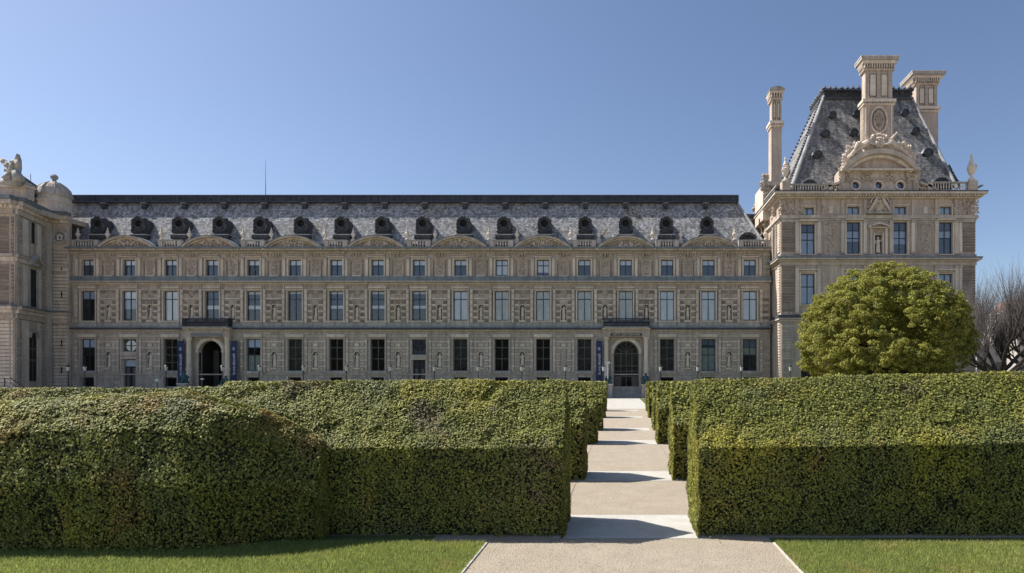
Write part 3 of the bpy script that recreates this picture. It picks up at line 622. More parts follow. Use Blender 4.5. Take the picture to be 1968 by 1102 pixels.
# portals
def portal(cx, hw, yt, yb, closed):
    cu = f1.u(cx); r = hw / S1; cz = f1.z(yt) - r; pt = MB()
    def q(m, *a): pt.use(m); pt.bp(f1, *a)
    pt.use('light'); pt.arc(f1, cu, cz, r, r + .34, 0, math.pi, 18, -.30, .22); pt.use('carve'); pt.arc(f1, cu, cz, r + .34, r + .48, 0, math.pi, 18, -.0, .16)
    pt.use('light'); pt.bp(f1, cx - 1.8, cx + 1.8, yt - 5.4, yt + 1, .02, .36)
    for sg in (-1, 1):
        a, b = sorted((cx + sg * hw, cx + sg * (hw + 5.2))); q('stone', a, b, yt + hw, 764.4, -.3, .18); q('light', a - .6, b + .6, yt + hw - 2, yt + hw + .3, -.3, .27)
        a, b = sorted((cx + sg * (hw + 9.5), cx + sg * (hw + 18.5))); q('stone', a, b, 650, 764.4, .02, .22)
        xc = cx + sg * (hw + 14); ux = f1.u(xc); cp = f1.w(ux, .52, 0)
        z0, z1 = f1.z(764.4), f1.z(648.6); q('light', xc - 6.2, xc + 6.2, 745, 764.4, .23, .95)
        h = z1 - f1.z(745); zb = f1.z(745)
        pt.use('light'); pt.lathe(cp[0], cp[1], zb, [(.38, 0), (.38, .12), (.31, .2), (.29, .35), (.29, h * .22), (.35, h * .225), (.35, h * .28), (.29, h * .285), (.29, h * .33), (.35, h * .335), (.35, h * .38), (.28, h * .385), (.26, h - .55), (.3, h - .5), (.27, h - .42), (.36, h - .12), (.42, h - .1), (.42, h)], 14)
        pt.use('carve'); pt.relief(f1, f1.u(cx + sg * (hw + 2)), f1.z(yt + 1.5), .3, .28, 8, .06, .04)
    q('stone', cx - hw - 21, cx + hw + 21, 634.3, 648.4, .03, .80); q('light', cx - hw - 22, cx + hw + 22, 632.4, 634.2, .03, .98)
    q('stone', cx - hw - 5, cx + hw + 5, 649.6, 651.4, .03, .4); tymp = (cx - hw + 0, cx + hw, 639.5, 646.2)
    o = pt.build('portal', wing)
    pl = MB().use('plaque' if closed else 'plaque2'); pl.bp(f1, cx - 30, cx + 30, 641.6, 647.2, .79, .84); pq = pl.build('plaque', o)
    if closed: text('lettering', 'ARTS  DÉCORATIFS', .34, 'gold', pq, f1.w(cu, .85, f1.z(644.4)), (R(90), 0, 0), .01, 1.15)
    # balcony
    bl = MB().use('grey'); bl.bp(f1, cx - 43, cx + 43, 629.6, 632.2, .03, 1.2)
    for sg in (-1, 1): a, b = sorted((cx + sg * 30, cx + sg * 34)); bl.use('stone'); bl.bp(f1, a, b, 632.3, 636.5, .81, 1.1)
    bo = bl.build('balcony', wing); ra = MB().use('iron'); f2 = Fr(0, D - 1.48)
    ra.bp(f1, cx - 43.4, cx + 43.4, 613.6, 614.8, 1.08, 1.15); ra.bp(f1, cx - 43.4, cx + 43.4, 627.8, 629.0, 1.08, 1.15); ra.bp(f1, cx - 43.4, cx + 43.4, 616.6, 617.3, 1.09, 1.14)
    k = cx - 43.2
    while k < cx + 43:
        ra.bp(f1, k, k + .75, 614.8, 627.8, 1.095, 1.135); ra.disc(f1, f1.u(k + 1.4), f1.z(621.5), .115, 1.10, 1.13, 8); k += 1.9
    for sg in (-1, 1):
        for kk in range(8): a = cx + sg * 43.2; ra.bp(f1, a - .4, a + .4, 613.6, 629, .1 + kk * .125, .14 + kk * .125)
        a = cx + sg * 43.2; ra.bp(f1, a - .45, a + .45, 613.2, 614.6, .03, 1.07)
    ra.build('railing', bo)
    return o
por1 = portal(*P1, False); por2 = portal(*P2, True)
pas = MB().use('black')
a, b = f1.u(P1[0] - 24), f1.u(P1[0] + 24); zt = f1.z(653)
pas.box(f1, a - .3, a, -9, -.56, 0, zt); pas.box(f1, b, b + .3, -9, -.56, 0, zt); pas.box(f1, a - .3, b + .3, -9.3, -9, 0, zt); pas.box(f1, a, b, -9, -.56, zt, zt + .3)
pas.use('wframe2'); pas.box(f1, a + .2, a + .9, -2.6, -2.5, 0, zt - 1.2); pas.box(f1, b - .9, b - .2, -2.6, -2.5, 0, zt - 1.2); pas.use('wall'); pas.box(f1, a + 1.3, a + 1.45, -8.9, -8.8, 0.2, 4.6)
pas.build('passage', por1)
# glazed double door under the right-hand arch
cx, hw, yt, yb = P2; cu = f1.u(cx); r = hw / S1; cz = f1.z(yt) - r
dm = MB().use('wframe2'); dm.arc(f1, cu, cz, r - .16, r, 0, math.pi, 18, -.45, -.34)
for xx in (-23.4, -11, -.5, .5 + 10, 22.2): dm.bp(f1, cx + xx, cx + xx + 1.4, 671 if abs(xx) < 20 else 679, yb, -.45, -.35)
for yy in (679, 702.5, 713, 723, 749.5): dm.bp(f1, cx - 23, cx + 23, yy, yy + 1.5, -.46, -.345)
dm.bp(f1, cx - 23, cx - 11, 724, yb, -.43, -.37); dm.bp(f1, cx + 11.5, cx + 23, 724, yb, -.43, -.37)
for k in range(5): t = math.pi * (k + 1) / 6; dm.tube(f1.w(cu, -.40, cz + .1), f1.w(cu + math.cos(t) * r * .97, -.40, cz + math.sin(t) * r * .97), .04, .03)
do = dm.build('door', wing)
g = MB().use('g_low'); g.bp(f1, cx - 23, cx + 23, 678.5, yb, -.42, -.41); g.disc(f1, cu, cz, r - .1, -.425, -.42); g.build('glass_pane', do)
g = MB().use('bronze'); g.lump(f1.w(cu, -.3, f1.z(701)), .12, .1, .2); g.lump(f1.w(cu + .05, -.3, f1.z(709)), .1, .1, .16); g.build('door_handle', do)
st = MB().use('grey')
for k in range(4): st.box(f1, cu - 2.05 - .28 * k, cu + 2.05 + .28 * k, -.5 if k == 0 else .62 + .34 * (k - 1) , .62 + .34 * k, 0, f1.z(752) - .2 * k - 0.003 * k)
tag(st.build('entrance_steps', None, f1.w(cu, .6, 0)), 'blue grey stone steps leading up to the glazed arched door', 'steps')
# pediments, balustrades, urns
for j in range(8):
    c = bays[1 + 2 * j]; cu = f1.u(c); hwm = 58.6 / S1; rise = (481.5 - 455.5) / S1; rad = (hwm ** 2 + rise ** 2) / (2 * rise); zc = f1.z(481.5) + rise - rad; a = math.asin(hwm / rad)
    pd = MB().use('stone'); pd.arc(f1, cu, zc, rad - .24, rad, math.pi / 2 - a, math.pi / 2 + a, 22, -.6, .75); pd.use('zinc'); pd.arc(f1, cu, zc, rad, rad + .05, math.pi / 2 - a, math.pi / 2 + a, 22, -.6, .82)
    pd.use('light'); pd.arc(f1, cu, zc, rad - .38, rad - .26, math.pi / 2 - a * .97, math.pi / 2 + a * .97, 22, -.1, .45)
    A = []; B = []; r2 = rad - .3
    for k in range(15): t = math.pi / 2 + a * .93 * (1 - 2 * k / 14); A.append((cu + r2 * math.cos(t), f1.z(481))); B.append((cu + r2 * math.cos(t), max(f1.z(481) + .02, zc + r2 * math.sin(t))))
    pd.use('wall'); pd.strip(f1, A, B, -.5, .12)
    po = pd.build('pediment', wing)
    rl = MB().use('carve'); zb = f1.z(480); rl.relief(f1, cu, zb + .72, hwm * .82, .72, 190, .11, .20, lambda a_, b_: (b_ + 1) / 2 < (1 - a_ ** 2) * .98 + .05); rl.use('light')
    rl.relief(f1, cu, zb + .75, hwm * .35, .62, 34, .13, .32); rl.build('tympanum_carving', po)
def balustrade(fr, x0, x1, yt, yb, d0, parent, ped=True, sp=.30, mname='grey'):
    mb = MB(); u0, u1 = fr.u(x0), fr.u(x1); xm = (x0 + x1) / 2; z0, z1 = fr.z(yb, xm), fr.z(yt, xm); h = z1 - z0
    mb.use(mname); mb.box(fr, u0, u1, d0 - .2, d0 + .12, z1 - .15, z1); mb.box(fr, u0, u1, d0 - .2, d0 + .12, z0, z0 + .14)
    if ped:
        for a in (u0, u1 - .5, ): mb.use('stone'); mb.box(fr, a, a + .5, d0 - .25, d0 + .15, z0 + .141, z1 - .151)
    n = max(2, int((u1 - u0 - 1.0) / sp)); mb.use('light')
    for k in range(n):
        u = u0 + .6 + (u1 - u0 - 1.2) * k / (n - 1); p = fr.w(u, d0 - .04, 0); hh = h - .29
        mb.lathe(p[0], p[1], z0 + .14, [(.08, 0), (.08, hh * .1), (.05, hh * .15), (.10, hh * .42), (.05, hh * .75), (.08, hh * .9), (.08, hh)], 6)
    return mb.build('balustrade', parent)
segs = [(136, 190)] + [(bays[1 + 2 * j] + 57.5, bays[3 + 2 * j] - 57.5) for j in range(7)] + [(bays[15] + 57.5, 1487)]
for a, b in segs: balustrade(f1, a, b, 461.5, 476.8, .05, wing, ped=True)
up = None
for j in range(8):
    for sg in (-1, 1):
        x = 1192 + (bays[1 + 2 * j] + sg * 52 - 1192) * .99; f2 = Fr(0, 76.8); loc = f2.w(f2.u(x), 0, f2.z(462))
        if up is None:
            mb = MB().use('stone'); mb.box(Fr(loc[0], loc[1]), -.28, .28, -.3, .3, loc[2] - 1.1, loc[2]); mb.use('light'); mb.lathe(loc[0], loc[1], loc[2], [(r_ * 1.15, h_ * 1.1) for r_, h_ in URN]); up = mb.build('urn', wing, loc)
        else: clone(up, loc, wing)
for x in (150, 1471): clone(up, Fr(0, 76.8).w(Fr(0, 76.8).u(x), 0, Fr(0, 76.8).z(462)), wing)
# roof
RB, RT = 77.4, 79.8; zb, zt = EYE + (731 - 461) / F * RB, EYE + (731 - 400) / F * RT
xb1, xt1 = (1463 - VX) / F * RB, (1419 - VX) / F * RT; x0_ = (60 - VX) / F * 78
slope = (zt - zb) / (RT - RB); Y2 = 80.2; z2 = zt + slope * (Y2 - RT); xt2 = (1417 - VX) / F * Y2
rf = MB().use('slate'); NB = 60
z0r = zb - .9; y0r = RB - .9 / slope; x0b = xb1 + .25
kx = (x0b - xt2) / (z2 - z0r)
rf.quad((x0_, y0r, z0r), (x0b, y0r, z0r), (xt2, Y2, z2), (x0_, Y2, z2)); rf.quad((x0b, y0r, z0r), (x0b, 88, z0r), (xt2, 86, z2), (xt2, Y2, z2)); rf.quad((x0b, 88, z0r), (x0_, 88, z0r), (x0_, 86, z2), (xt2, 86, z2))
rf.use('zinc_dark'); rf.quad((x0_, Y2, z2), (xt2, Y2, z2), (xt2, 86, z2), (x0_, 86, z2))
rf.use('zinc'); rf.box(f1, f1.u(134), xb1 + .4, -1.4, -.2, zb - .95, zb - .75)
rf.box(f1, f1.u(134), xb1 + 2.2, -1.45, -1.3, zb - .94, zb - .35)
roof = rf.build('roof', wing)
hp = MB().use('hip'); hp.tube((x0b, y0r - .05, z0r + .3), (xt2, Y2 - .05, z2), .17, .15, 8); hp.build('hip_ridge', roof)
cr = MB().use('cresting'); zc0, zc1 = EYE + (731 - 387.5) / F * 79.72, EYE + (731 - 377.5) / F * 79.72
fc = Fr(0, 79.72); xa, xb_ = x0_, (1419 - VX) / F * 79.72
cr.box(fc, xa, xb_, -.7, .05, zc0, zc1); cr.use('zinc_dark'); cr.box(fc, xa, xb_ + .03, -.74, .14, zc1 + .003, zc1 + .12); cr.box(fc, xa, xb_ + .02, -.72, .12, zc0 - .12, zc0 - .003)
cr.use('hip'); cr.box(fc, xa, xb_ + .03, -.7, .05, zc1 + .125, zc1 + .19); cr.use('cresting')
k = xa
while k < xb_: cr.box(fc, k, k + .09, .052, .10, zc0, zc1); k += .31
rng2 = random.Random(3); k = xa; cr.use('lead')
while k < xb_:
    cr.lump(fc.w(k, .08, (zc0 + zc1) / 2 + rng2.uniform(-.12, .12)), .1, .06, .18); k += .52
cr.build('cresting', roof)
# dormers and vents (built at x=0 of their own, copied along the roof)
fd = Fr(0, 76.95); S2 = F / 77.0
def mk_dormer():
    loc = (fd.u(bays[0] * 0 + 1192 + (bays[0] - 1192) * .982), 76.95, EYE + (731 - 447) / F * 76.95)
    f = Fr(loc[0], loc[1]); z = loc[2]; mb = MB().use('lead'); r = 11.2 / S2; cz = z + 17.5 / S2
    mb.arc(f, 0, cz, r * .62, r, 0, 2 * math.pi, 20, -.9, .05); mb.arc(f, 0, cz, r * .84, r * 1.08, R(-10), R(190), 16, -1.5, .16)
    for sg in (-1, 1): mb.box(f, sg * r - .12, sg * r + .12, -1.5, .08, z - .1, cz + .1); mb.lump(f.w(sg * r * 1.05, .05, z + .2), .24, .2, .28); mb.lump(f.w(sg * r * 1.02, .05, cz + .3), .16, .2, .3)
    mb.spandrel(f, 0, cz, r, cz + r, -.6, -.3, 8); mb.box(f, -r, r, -1.3, .02, z - .12, cz - r * .8); mb.box(f, -r * .95, r * .95, -1.6, -.5, cz - r * .7, cz + r * .6)
    mb.relief(f, 0, cz + r * 1.12, .3, .14, 8, .10, .12); mb.relief(f, 0, z + .05, .7, .12, 10, .09, .1)
    o = mb.build('dormer', roof, loc)
    g = MB().use('room'); g.disc(f, 0, cz, r * .6, -.5, -.4); kid(o, g.build('porthole', o))
    g = MB().use('hip'); g.box(f, -1.05, 1.2, -.8, .12, z - .36, z - .22); g.use('lead'); g.box(f, -1.1, 1.1, -.7, .02, z - .8, z - .37); kid(o, g.build('ledge', o))
    return o
dm0 = mk_dormer()
for i in range(1, 16): clone(dm0, (fd.u(1192 + (bays[i] - 1192) * .982), 76.95, ORG[dm0.name][2]), roof)
def mk_vent():
    p = at(1192 + (bays[0] - 1192) * .972, 396.5, 79.45); f = Fr(p.x, p.y); mb = MB().use('lead'); z = p.z
    mb.box(f, -.30, .30, -.9, -.02, z - .32, z + .36); mb.box(f, -.22, .22, -.02, .06, z - .2, z + .24); mb.use('hip'); mb.box(f, -.38, .38, -.9, .12, z + .365, z + .43); return mb.build('roof_vent', roof, tuple(p))
v0 = mk_vent()
for i in range(1, 16): clone(v0, tuple(at(1192 + (bays[i] - 1192) * .972, 396.5, 79.45)), roof)
mb = MB().use('lead'); p = at(1438, 458, 77.0); mb.arc(Fr(p.x, p.y), 0, p.z - .5, .9, 1.25, R(25), R(155), 10, -1.2, .1); mb.disc(Fr(p.x, p.y), 0, p.z - .5, .92, -1, -.3); mb.build('low_dormer', roof)

# statues in the niches
nf = ng = 0; ordn = ['first', 'second', 'third', 'fourth', 'fifth', 'sixth', 'seventh', 'eighth', 'ninth', 'tenth', 'eleventh', 'twelfth', 'thirteenth', 'fourteenth', 'fifteenth', 'sixteenth', 'seventeenth']
for j, (p, w_, a, b, i, fl) in enumerate(niches):
    base = b - 9 if fl else b - 3; h = (base - a - 2) / S1
    o = link('statue', statue_me[(i * 2 + fl) % 3], None, f1.w(f1.u(p), -.14, f1.z(base))); o.scale = (h * (1.25 if fl else 1.1), h, h); o.rotation_euler[2] = R(random.uniform(-20, 20))
    if fl: tag(o, f'small stone statue in the first-floor niches, {ordn[nf]} along from the corner tower', 'statue', 'first-floor niche statues'); nf += 1
    else: tag(o, f'small stone statue in the ground-floor niches, {ordn[ng]} along from the corner tower', 'statue', 'ground-floor niche statues'); ng += 1

# link block between wing and pavilion
lk = MB(); fl_ = Fr(0, 83.0); lk.use('dark'); lk.bp(fl_, 1436, 1500, 424, 474, -5, 0); lk.use('lead'); lk.bp(fl_, 1432, 1500, 413.5, 419, -5, .5); lk.use('grey'); lk.bp(fl_, 1436, 1500, 419, 424, -5, .12)
lk.use('zinc'); lk.bp(fl_, 1452, 1476, 430, 446, 0.01, .1); lk.use('stone'); q = fl_.w(fl_.u(1453.5), -.5, fl_.z(413)); lk.lathe(q[0], q[1], q[2], [(r_ * 2.2, h_ * 1.35) for r_, h_ in URN], 12); lk.build('link_block', wing)
rc = MB().use('wall'); rc.bp(f1, 1480.1, 1487.0, 477, 764.4, -3.0, -.8); rc.use('stone'); rc.bp(f1, 1480.2, 1489, 474, 490, -3, -.3); rc.use('zinc'); rc.bp(f1, 1480.2, 1485, 533, 541, -.79, -.4); rc.build('wall_return', wing)

# ------------------------------------------------------------------ the tall pavilion on the right
DP = 72.0; f3 = Fr(0, DP); S3 = F / DP
pav = thing('palace_pavilion', (31, DP, 0), 'tall square stone corner pavilion with steep slate roof and huge carved chimneys', 'pavilion')
pb = [1552.5, 1640, 1730, 1817]; holes3 = []
for i, c in enumerate(pb):
    o = 2 if i == 0 else 0
    holes3 += [(c - 11.5, c + 11.5, 398 + o, 412.5 + o), (c - 13, c + 13, 427.5 + 2 * o, 488 + o * 1.3), (c - 13, c + 13, 527, 585), (c - 13, c + 13, 655, 735)]
holes3 += [(1681, 1695, 452, 488)]
PX0, PX1 = 1501, 1874
w3 = MB().use('wall'); wall_grid(w3, f3, PX0, PX1, 372, 766, holes3, -.6, 0)
uL, uR = f3.u(PX0), f3.u(PX1); BACK = 14.5
w3.box(f3, uL, uL + .5, -BACK, -.61, 0, f3.z(372)); w3.box(f3, uR - .5, uR, -BACK, -.61, 0, f3.z(372)); w3.box(f3, uL + .51, uR - .51, -BACK, -BACK + .5, 0, f3.z(372))
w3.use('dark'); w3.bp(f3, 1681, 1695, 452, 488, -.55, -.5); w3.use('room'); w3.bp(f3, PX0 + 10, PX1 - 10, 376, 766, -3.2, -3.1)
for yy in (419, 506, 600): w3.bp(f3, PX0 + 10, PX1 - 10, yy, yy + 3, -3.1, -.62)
w3.build('wall', pav)
for i, c in enumerate(pb):
    o = 2 if i == 0 else 0
    put_window('pa', c, 398 + o, 412.5 + o, 11.5, 1, [], 'wframe', 'g_up', [(0, 1, 'b_pale')], fr=f3, par=pav)
    bl = {0: [(0, .26, 'b_slate'), (.26, 1, 'b_pale')], 1: [(0, .26, 'b_slate'), (.26, .6, 'b_pale'), (.6, 1, 'b_slate')], 2: [(0, .26, 'b_slate'), (.26, .68, 'b_pale'), (.68, 1, 'b_slate')], 3: [(0, .26, 'b_slate'), (.26, .48, 'b_pale'), (.48, 1, 'b_blue')]}[i]
    put_window('pf' + str(i), c, 427.5 + 2 * o, 488 + o * 1.3, 13, 1, [.26, .5], 'wframe', 'g_up', bl, fr=f3, par=pav)
    put_window('pg', c, 527, 585, 13, 1, [.42], 'wframe', 'g_up', [(0, 1, 'b_pale')], fr=f3, par=pav); put_window('ph', c, 655, 735, 13, 1, [.3, .6], 'wframe', 'g_low', [(0, 1, 'b_dark')], fr=f3, par=pav)
t3 = MB()
def q3(m, *a): t3.use(m); t3.bp(f3, *a)
def ring(m, y0, y1, out, x0=PX0, x1=PX1):            # a course that runs across the front and back along both flanks
    t3.use(m); a, b = f3.u(x0), f3.u(x1); z0, z1 = f3.z(y1), f3.z(y0)
    t3.box(f3, a - out, b + out, .02, out, z0, z1); t3.box(f3, a - out, a - .02, -BACK + .1, .019, z0, z1); t3.box(f3, b + .02, b + out, -BACK + .1, .019, z0, z1)
ring('stone', 497.2, 500.6, .55); ring('zinc', 494.8, 497, .62); ring('light', 501.8, 503.4, .3); ring('grey', 489.5, 494.6, .12); ring('stone', 504.5, 510, .12)
ring('light', 372.6, 376.6, .95); ring('zinc_dark', 371.0, 372.4, 1.02); ring('stone', 377.0, 380.5, .62); ring('light', 381, 383, .4); ring('stone', 414.6, 418.4, .26); ring('grey', 420.2, 424.2, .12); ring('light', 418.6, 420.0, .32)
ring('zinc_dark', 606, 611, .42); ring('stone', 611.4, 615, .35); ring('light', 616, 618, .2); ring('block', 742, 764, .12)
k = PX0 + 1
while k < PX1 - 2: q3('light', k, k + 2.2, 377.2, 380.2, .63, .8); k += 5.6
ud = .4
while ud < BACK - .3: t3.use('light'); t3.box(f3, uL - .78, uL - .63, -ud - .14, -ud, f3.z(380.2), f3.z(377.2)); ud += .35
for x0, x1 in ((1502, 1526), (1849.5, 1873.5)):       # rusticated corner piers
    for ya, yb_ in ((428, 489), (512, 604), (620, 740)):
        y = ya
        while y < yb_ - 4: q3('dark' if ya < 600 else 'block', x0, x1, y, y + 3.5, .02, .14); q3('stone', x0 + 1, x1 - 1, y + 3.6, y + 5.0, .02, .04); y += 5.2
    q3('stone', x0 - .5, x1 + .5, 424.3, 427.6, .02, .2)
for ya, yb_ in ((428, 489), (512, 604), (620, 740)):   # the same rustication on the left flank
    y = ya
    while y < yb_ - 4:
        for dd in (-.25, -4.5, -9.3, -13): t3.use('light'); t3.box(f3, uL - .12, uL - .02, dd - 1.1, dd, f3.z(y + 3.5), f3.z(y))
        y += 5.2
for (a, b) in ((1528, 1535), (1570, 1577), (1616, 1622), (1659, 1665), (1709, 1715), (1751, 1757), (1796, 1801), (1834, 1841), (1842, 1848)):
    for ya, yb_ in ((424.5, 489), (511, 605)): q3('light', a, b, ya, yb_, .02, .2); q3('stone', a - .7, b + .7, ya, ya + 4, .02, .28); q3('stone', a - .7, b + .7, yb_ - 4, yb_, .02, .27)
    q3('stone', a, b, 384, 414, .02, .16)
for i, c in enumerate(pb):
    o = 2 if i == 0 else 0
    for sg in (-1, 1):
        a, b = sorted((c + sg * 13.4, c + sg * 16.6)); q3('light', a, b, 425 + 2 * o, 489.2, .02, .12); q3('light', a, b, 524, 586, .02, .12); a, b = sorted((c + sg * 12, c + sg * 14)); q3('light', a, b, 396 + o, 414, .02, .1)
    q3('light', c - 17, c + 17, 421.5 + o, 424.0 + o, .02, .38); q3('light', c - 15, c + 15, 394.0 + o, 396 + o, .02, .2); q3('light', c - 17, c + 17, 518, 520.5, .02, .35); q3('light', c - 16, c + 16, 490, 491.2, .02, .3); q3('light', c - 17, c + 17, 586.5, 588, .02, .3)
    q3('stone', c - 15, c + 15, 521, 524, .02, .1)
t3.use('carve')
for x, hw_ in ((1596, 13), (1778, 13)):
    cu = f3.u(x); q3('stone', x - 13.5, x - 12.3, 432, 488, .02, .08); q3('stone', x + 12.3, x + 13.5, 432, 488, .02, .08); t3.use('carve'); t3.relief(f3, cu, f3.z(460), .5, 1.6, 85, .085, .04); t3.relief(f3, cu, f3.z(430), .9, .2, 18, .09, .06); q3('light', x - 4, x + 4, 398, 411, .02, .12)
for x in (1513, 1860): t3.use('carve'); t3.relief(f3, f3.u(x + (8 if x < 1600 else -4)), f3.z(399), 1.5, .8, 90, .13, .1)
t3.relief(f3, f3.u(1578), f3.z(404), .5, .6, 24, .1, .06); t3.relief(f3, f3.u(1798), f3.z(404), .35, .6, 24, .1, .06)
for x in (1596, 1640, 1730, 1778): t3.relief(f3, f3.u(x), f3.z(419), .9, .08, 12, .06, .3)
# niche with small pediment in the middle bay
for sg in (-1, 1):
    a, b = sorted((1688 + sg * 7.5, 1688 + sg * 10)); q3('light', a, b, 448, 489, .02, .14); a, b = sorted((1688 + sg * 12.5, 1688 + sg * 16.5)); q3('light', a, b, 440, 489, .02, .2)
cu = f3.u(1688); t3.use('light'); t3.strip(f3, [(cu - 1.3, f3.z(438)), (cu, f3.z(432)), (cu + 1.3, f3.z(438))], [(cu - 1.3, f3.z(436)), (cu, f3.z(429)), (cu + 1.3, f3.z(436))], .02, .5); q3('light', 1668, 1708, 438.2, 440, .02, .5); t3.use('carve'); t3.relief(f3, cu, f3.z(445), .5, .25, 14, .08, .08)
t3.build('facade_dressing', pav)
# carved group over the centre
g3 = MB().use('grey'); g3.bp(f3, 1663, 1714, 409.5, 412.5, .02, .6); g3.use('light'); g3.relief(f3, cu, f3.z(396), 1.45, .8, 110, .16, .22, lambda a, b: (b + 1) / 2 < 1 - a * .75 + .05); g3.use('light')
for sg in (-1, 1):
    A = f3.w(cu + sg * .35, .5, f3.z(383)); B = f3.w(cu + sg * .75, .5, f3.z(396)); Cc = f3.w(cu + sg * 1.25, .5, f3.z(408)); g3.tube(A, B, .14, .22); g3.tube(B, Cc, .2, .1); g3.lump(f3.w(cu + sg * .32, .5, f3.z(380)), .15, .15, .18)
g3.use('stone'); g3.arc(f3, cu, f3.z(396), 1.05, 1.2, R(10), R(170), 12, .05, .5); g3.build('relief_group', pav)
# upper storey frontispiece: three round windows, arched pediment, figures
fp = Fr(0, DP - .25); fo = MB().use('wall')
ctrs = [1644, 1688, 1730]
xs = [1616, 1765]; cz = fp.z(356.8); r0 = 7.2 / S3
fo.use('stone')
prev = fp.u(1614)
for cxp in ctrs:
    cu_ = fp.u(cxp); fo.box(fp, prev, cu_ - r0 * 1.0, -1.5, 0, fp.z(377.5), fp.z(331)); fo.spandrel(fp, cu_, cz, r0, fp.z(331), -1.4, -.003, 12)
    A = [(cu_ - r0 * math.cos(math.pi * k / 12), cz - r0 * math.sin(math.pi * k / 12)) for k in range(13)]; B = [(a_, fp.z(377.5)) for a_, _ in A]; fo.strip(fp, B, A, -1.4, -.003); prev = cu_ + r0
fo.box(fp, prev, fp.u(1762), -1.5, 0, fp.z(377.5), fp.z(331)); fo.use('light')
for cxp in ctrs: fo.arc(fp, fp.u(cxp), cz, r0, r0 + .17, 0, 6.2832, 18, -.1, .16); fo.use('stone'); fo.arc(fp, fp.u(cxp), cz, r0 + .3, r0 + .42, R(20), R(160), 10, -.1, .2); fo.use('light')
fo.use('carve')
for x in (1622, 1666, 1709, 1752): fo.relief(fp, fp.u(x), fp.z(341), .6, .5, 34, .12, .12)
fo.use('light'); fo.bp(fp, 1614, 1763, 327.8, 331, -.4, .7); fo.bp(fp, 1612, 1766, 374.5, 377.4, -.2, .3)
hwm = 73 / S3; rise = 37.0 / S3; rad = (hwm ** 2 + rise ** 2) / (2 * rise); zc = fp.z(328) + rise - rad; aa = math.asin(hwm / rad); cu = fp.u(1688)
fo.use('stone'); fo.arc(fp, cu, zc, rad - .55, rad, math.pi / 2 - aa, math.pi / 2 + aa, 22, -2.2, .9); fo.use('light'); fo.arc(fp, cu, zc, rad - .95, rad - .58, math.pi / 2 - aa * .96, math.pi / 2 + aa * .96, 22, -.6, .45)
A = []; B = []
for k in range(17): t = math.pi / 2 + aa * .92 * (1 - 2 * k / 16); A.append((cu + (rad - .8) * math.cos(t), fp.z(327.9))); B.append((cu + (rad - .8) * math.cos(t), max(fp.z(327.9) + .02, zc + (rad - .8) * math.sin(t))))
fo.use('wall'); fo.strip(fp, A, B, -1.4, -.1)
fo.use('stone')
for sg in (-1, 1): a, b = sorted((1688 + sg * 66, 1688 + sg * 76)); fo.bp(fp, a, b, 331.2, 377, -1.5, .25)
fo.use('carve')
for sg in (-1, 1):
    fo.relief(fp, fp.u(1688 + sg * 73), fp.z(345), .3, 1.2, 34, .15, .25)
    # half pediments either side
    x0, x1 = 1688 + sg * 76, 1688 + sg * 116; fo.use('stone'); fo.strip(fp, [(fp.u(x1), fp.z(373)), (fp.u((x0 + x1) / 2), fp.z(362)), (fp.u(x0), fp.z(355))][::(-1 if sg > 0 else 1)], [(fp.u(x1), fp.z(370)), (fp.u((x0 + x1) / 2), fp.z(357)), (fp.u(x0), fp.z(351))][::(-1 if sg > 0 else 1)], -.6, .5)
    fo.use('carve'); fo.relief(fp, fp.u(x0 + sg * 10), fp.z(366), .55, .4, 30, .12, .1)
front = fo.build('frontispiece', pav)
for cxp, mm in zip(ctrs, ('b_blue', 'b_slate', 'b_blue')):
    g = MB().use('wframe'); g.arc(fp, fp.u(cxp), cz, r0 - .06, r0, 0, 6.2832, 14, -.35, -.25); o = g.build('round_window', front); g = MB().use('g_up'); g.disc(fp, fp.u(cxp), cz, r0, -.3, -.29); g.build('glass_pane', o); g = MB().use(mm); g.disc(fp, fp.u(cxp), cz, r0, -.42, -.38); g.build('blind', o)
fg = MB().use('light')
def limb(pts, rr):
    for a_, b_, r_, r2 in zip(pts, pts[1:], rr, rr[1:]): fg.tube(a_, b_, r_, r2, 8)
for sg in (-1, 1):                                     # two reclining figures on the arch
    P_ = lambda x, y, d: Vector(fp.w(fp.u(1688 + sg * x), d, fp.z(y)))
    limb([P_(16, 270, .3), P_(22, 276, .35), P_(32, 282, .3), P_(44, 290, .4), P_(54, 300, .4), P_(62, 306, .3)], [.18, .36, .40, .30, .22, .14]); fg.lump(P_(13, 265, .3), .28, .28, .34)
    limb([P_(20, 272, .4), P_(27, 264, .6), P_(33, 258, .5)], [.16, .13, .09]); limb([P_(22, 276, .4), P_(12, 282, .7), P_(5, 280, .6)], [.17, .14, .1]); limb([P_(32, 284, .3), P_(44, 280, .8), P_(50, 292, .8)], [.32, .24, .14])
    fg.relief(Fr(P_(48, 292, 0).x, P_(0, 0, .1).y), 0, fp.z(292), .9, .6, 40, .19, .1)
    fg.relief(Fr(P_(64, 310, 0).x, P_(0, 0, .1).y), 0, fp.z(310), .4, .9, 30, .18, .1)
fg.use('carve'); fg.relief(fp, cu, fp.z(274), 1.2, .9, 90, .19, .25, lambda a, b: a < 1 - .4 * b); fg.relief(fp, cu, fp.z(283), 3.0, .35, 90, .17, .3); fg.use('light'); fg.relief(fp, cu, fp.z(277), .45, .55, 24, .2, .5)
fg.build('sculpture_group', front, smooth=False)
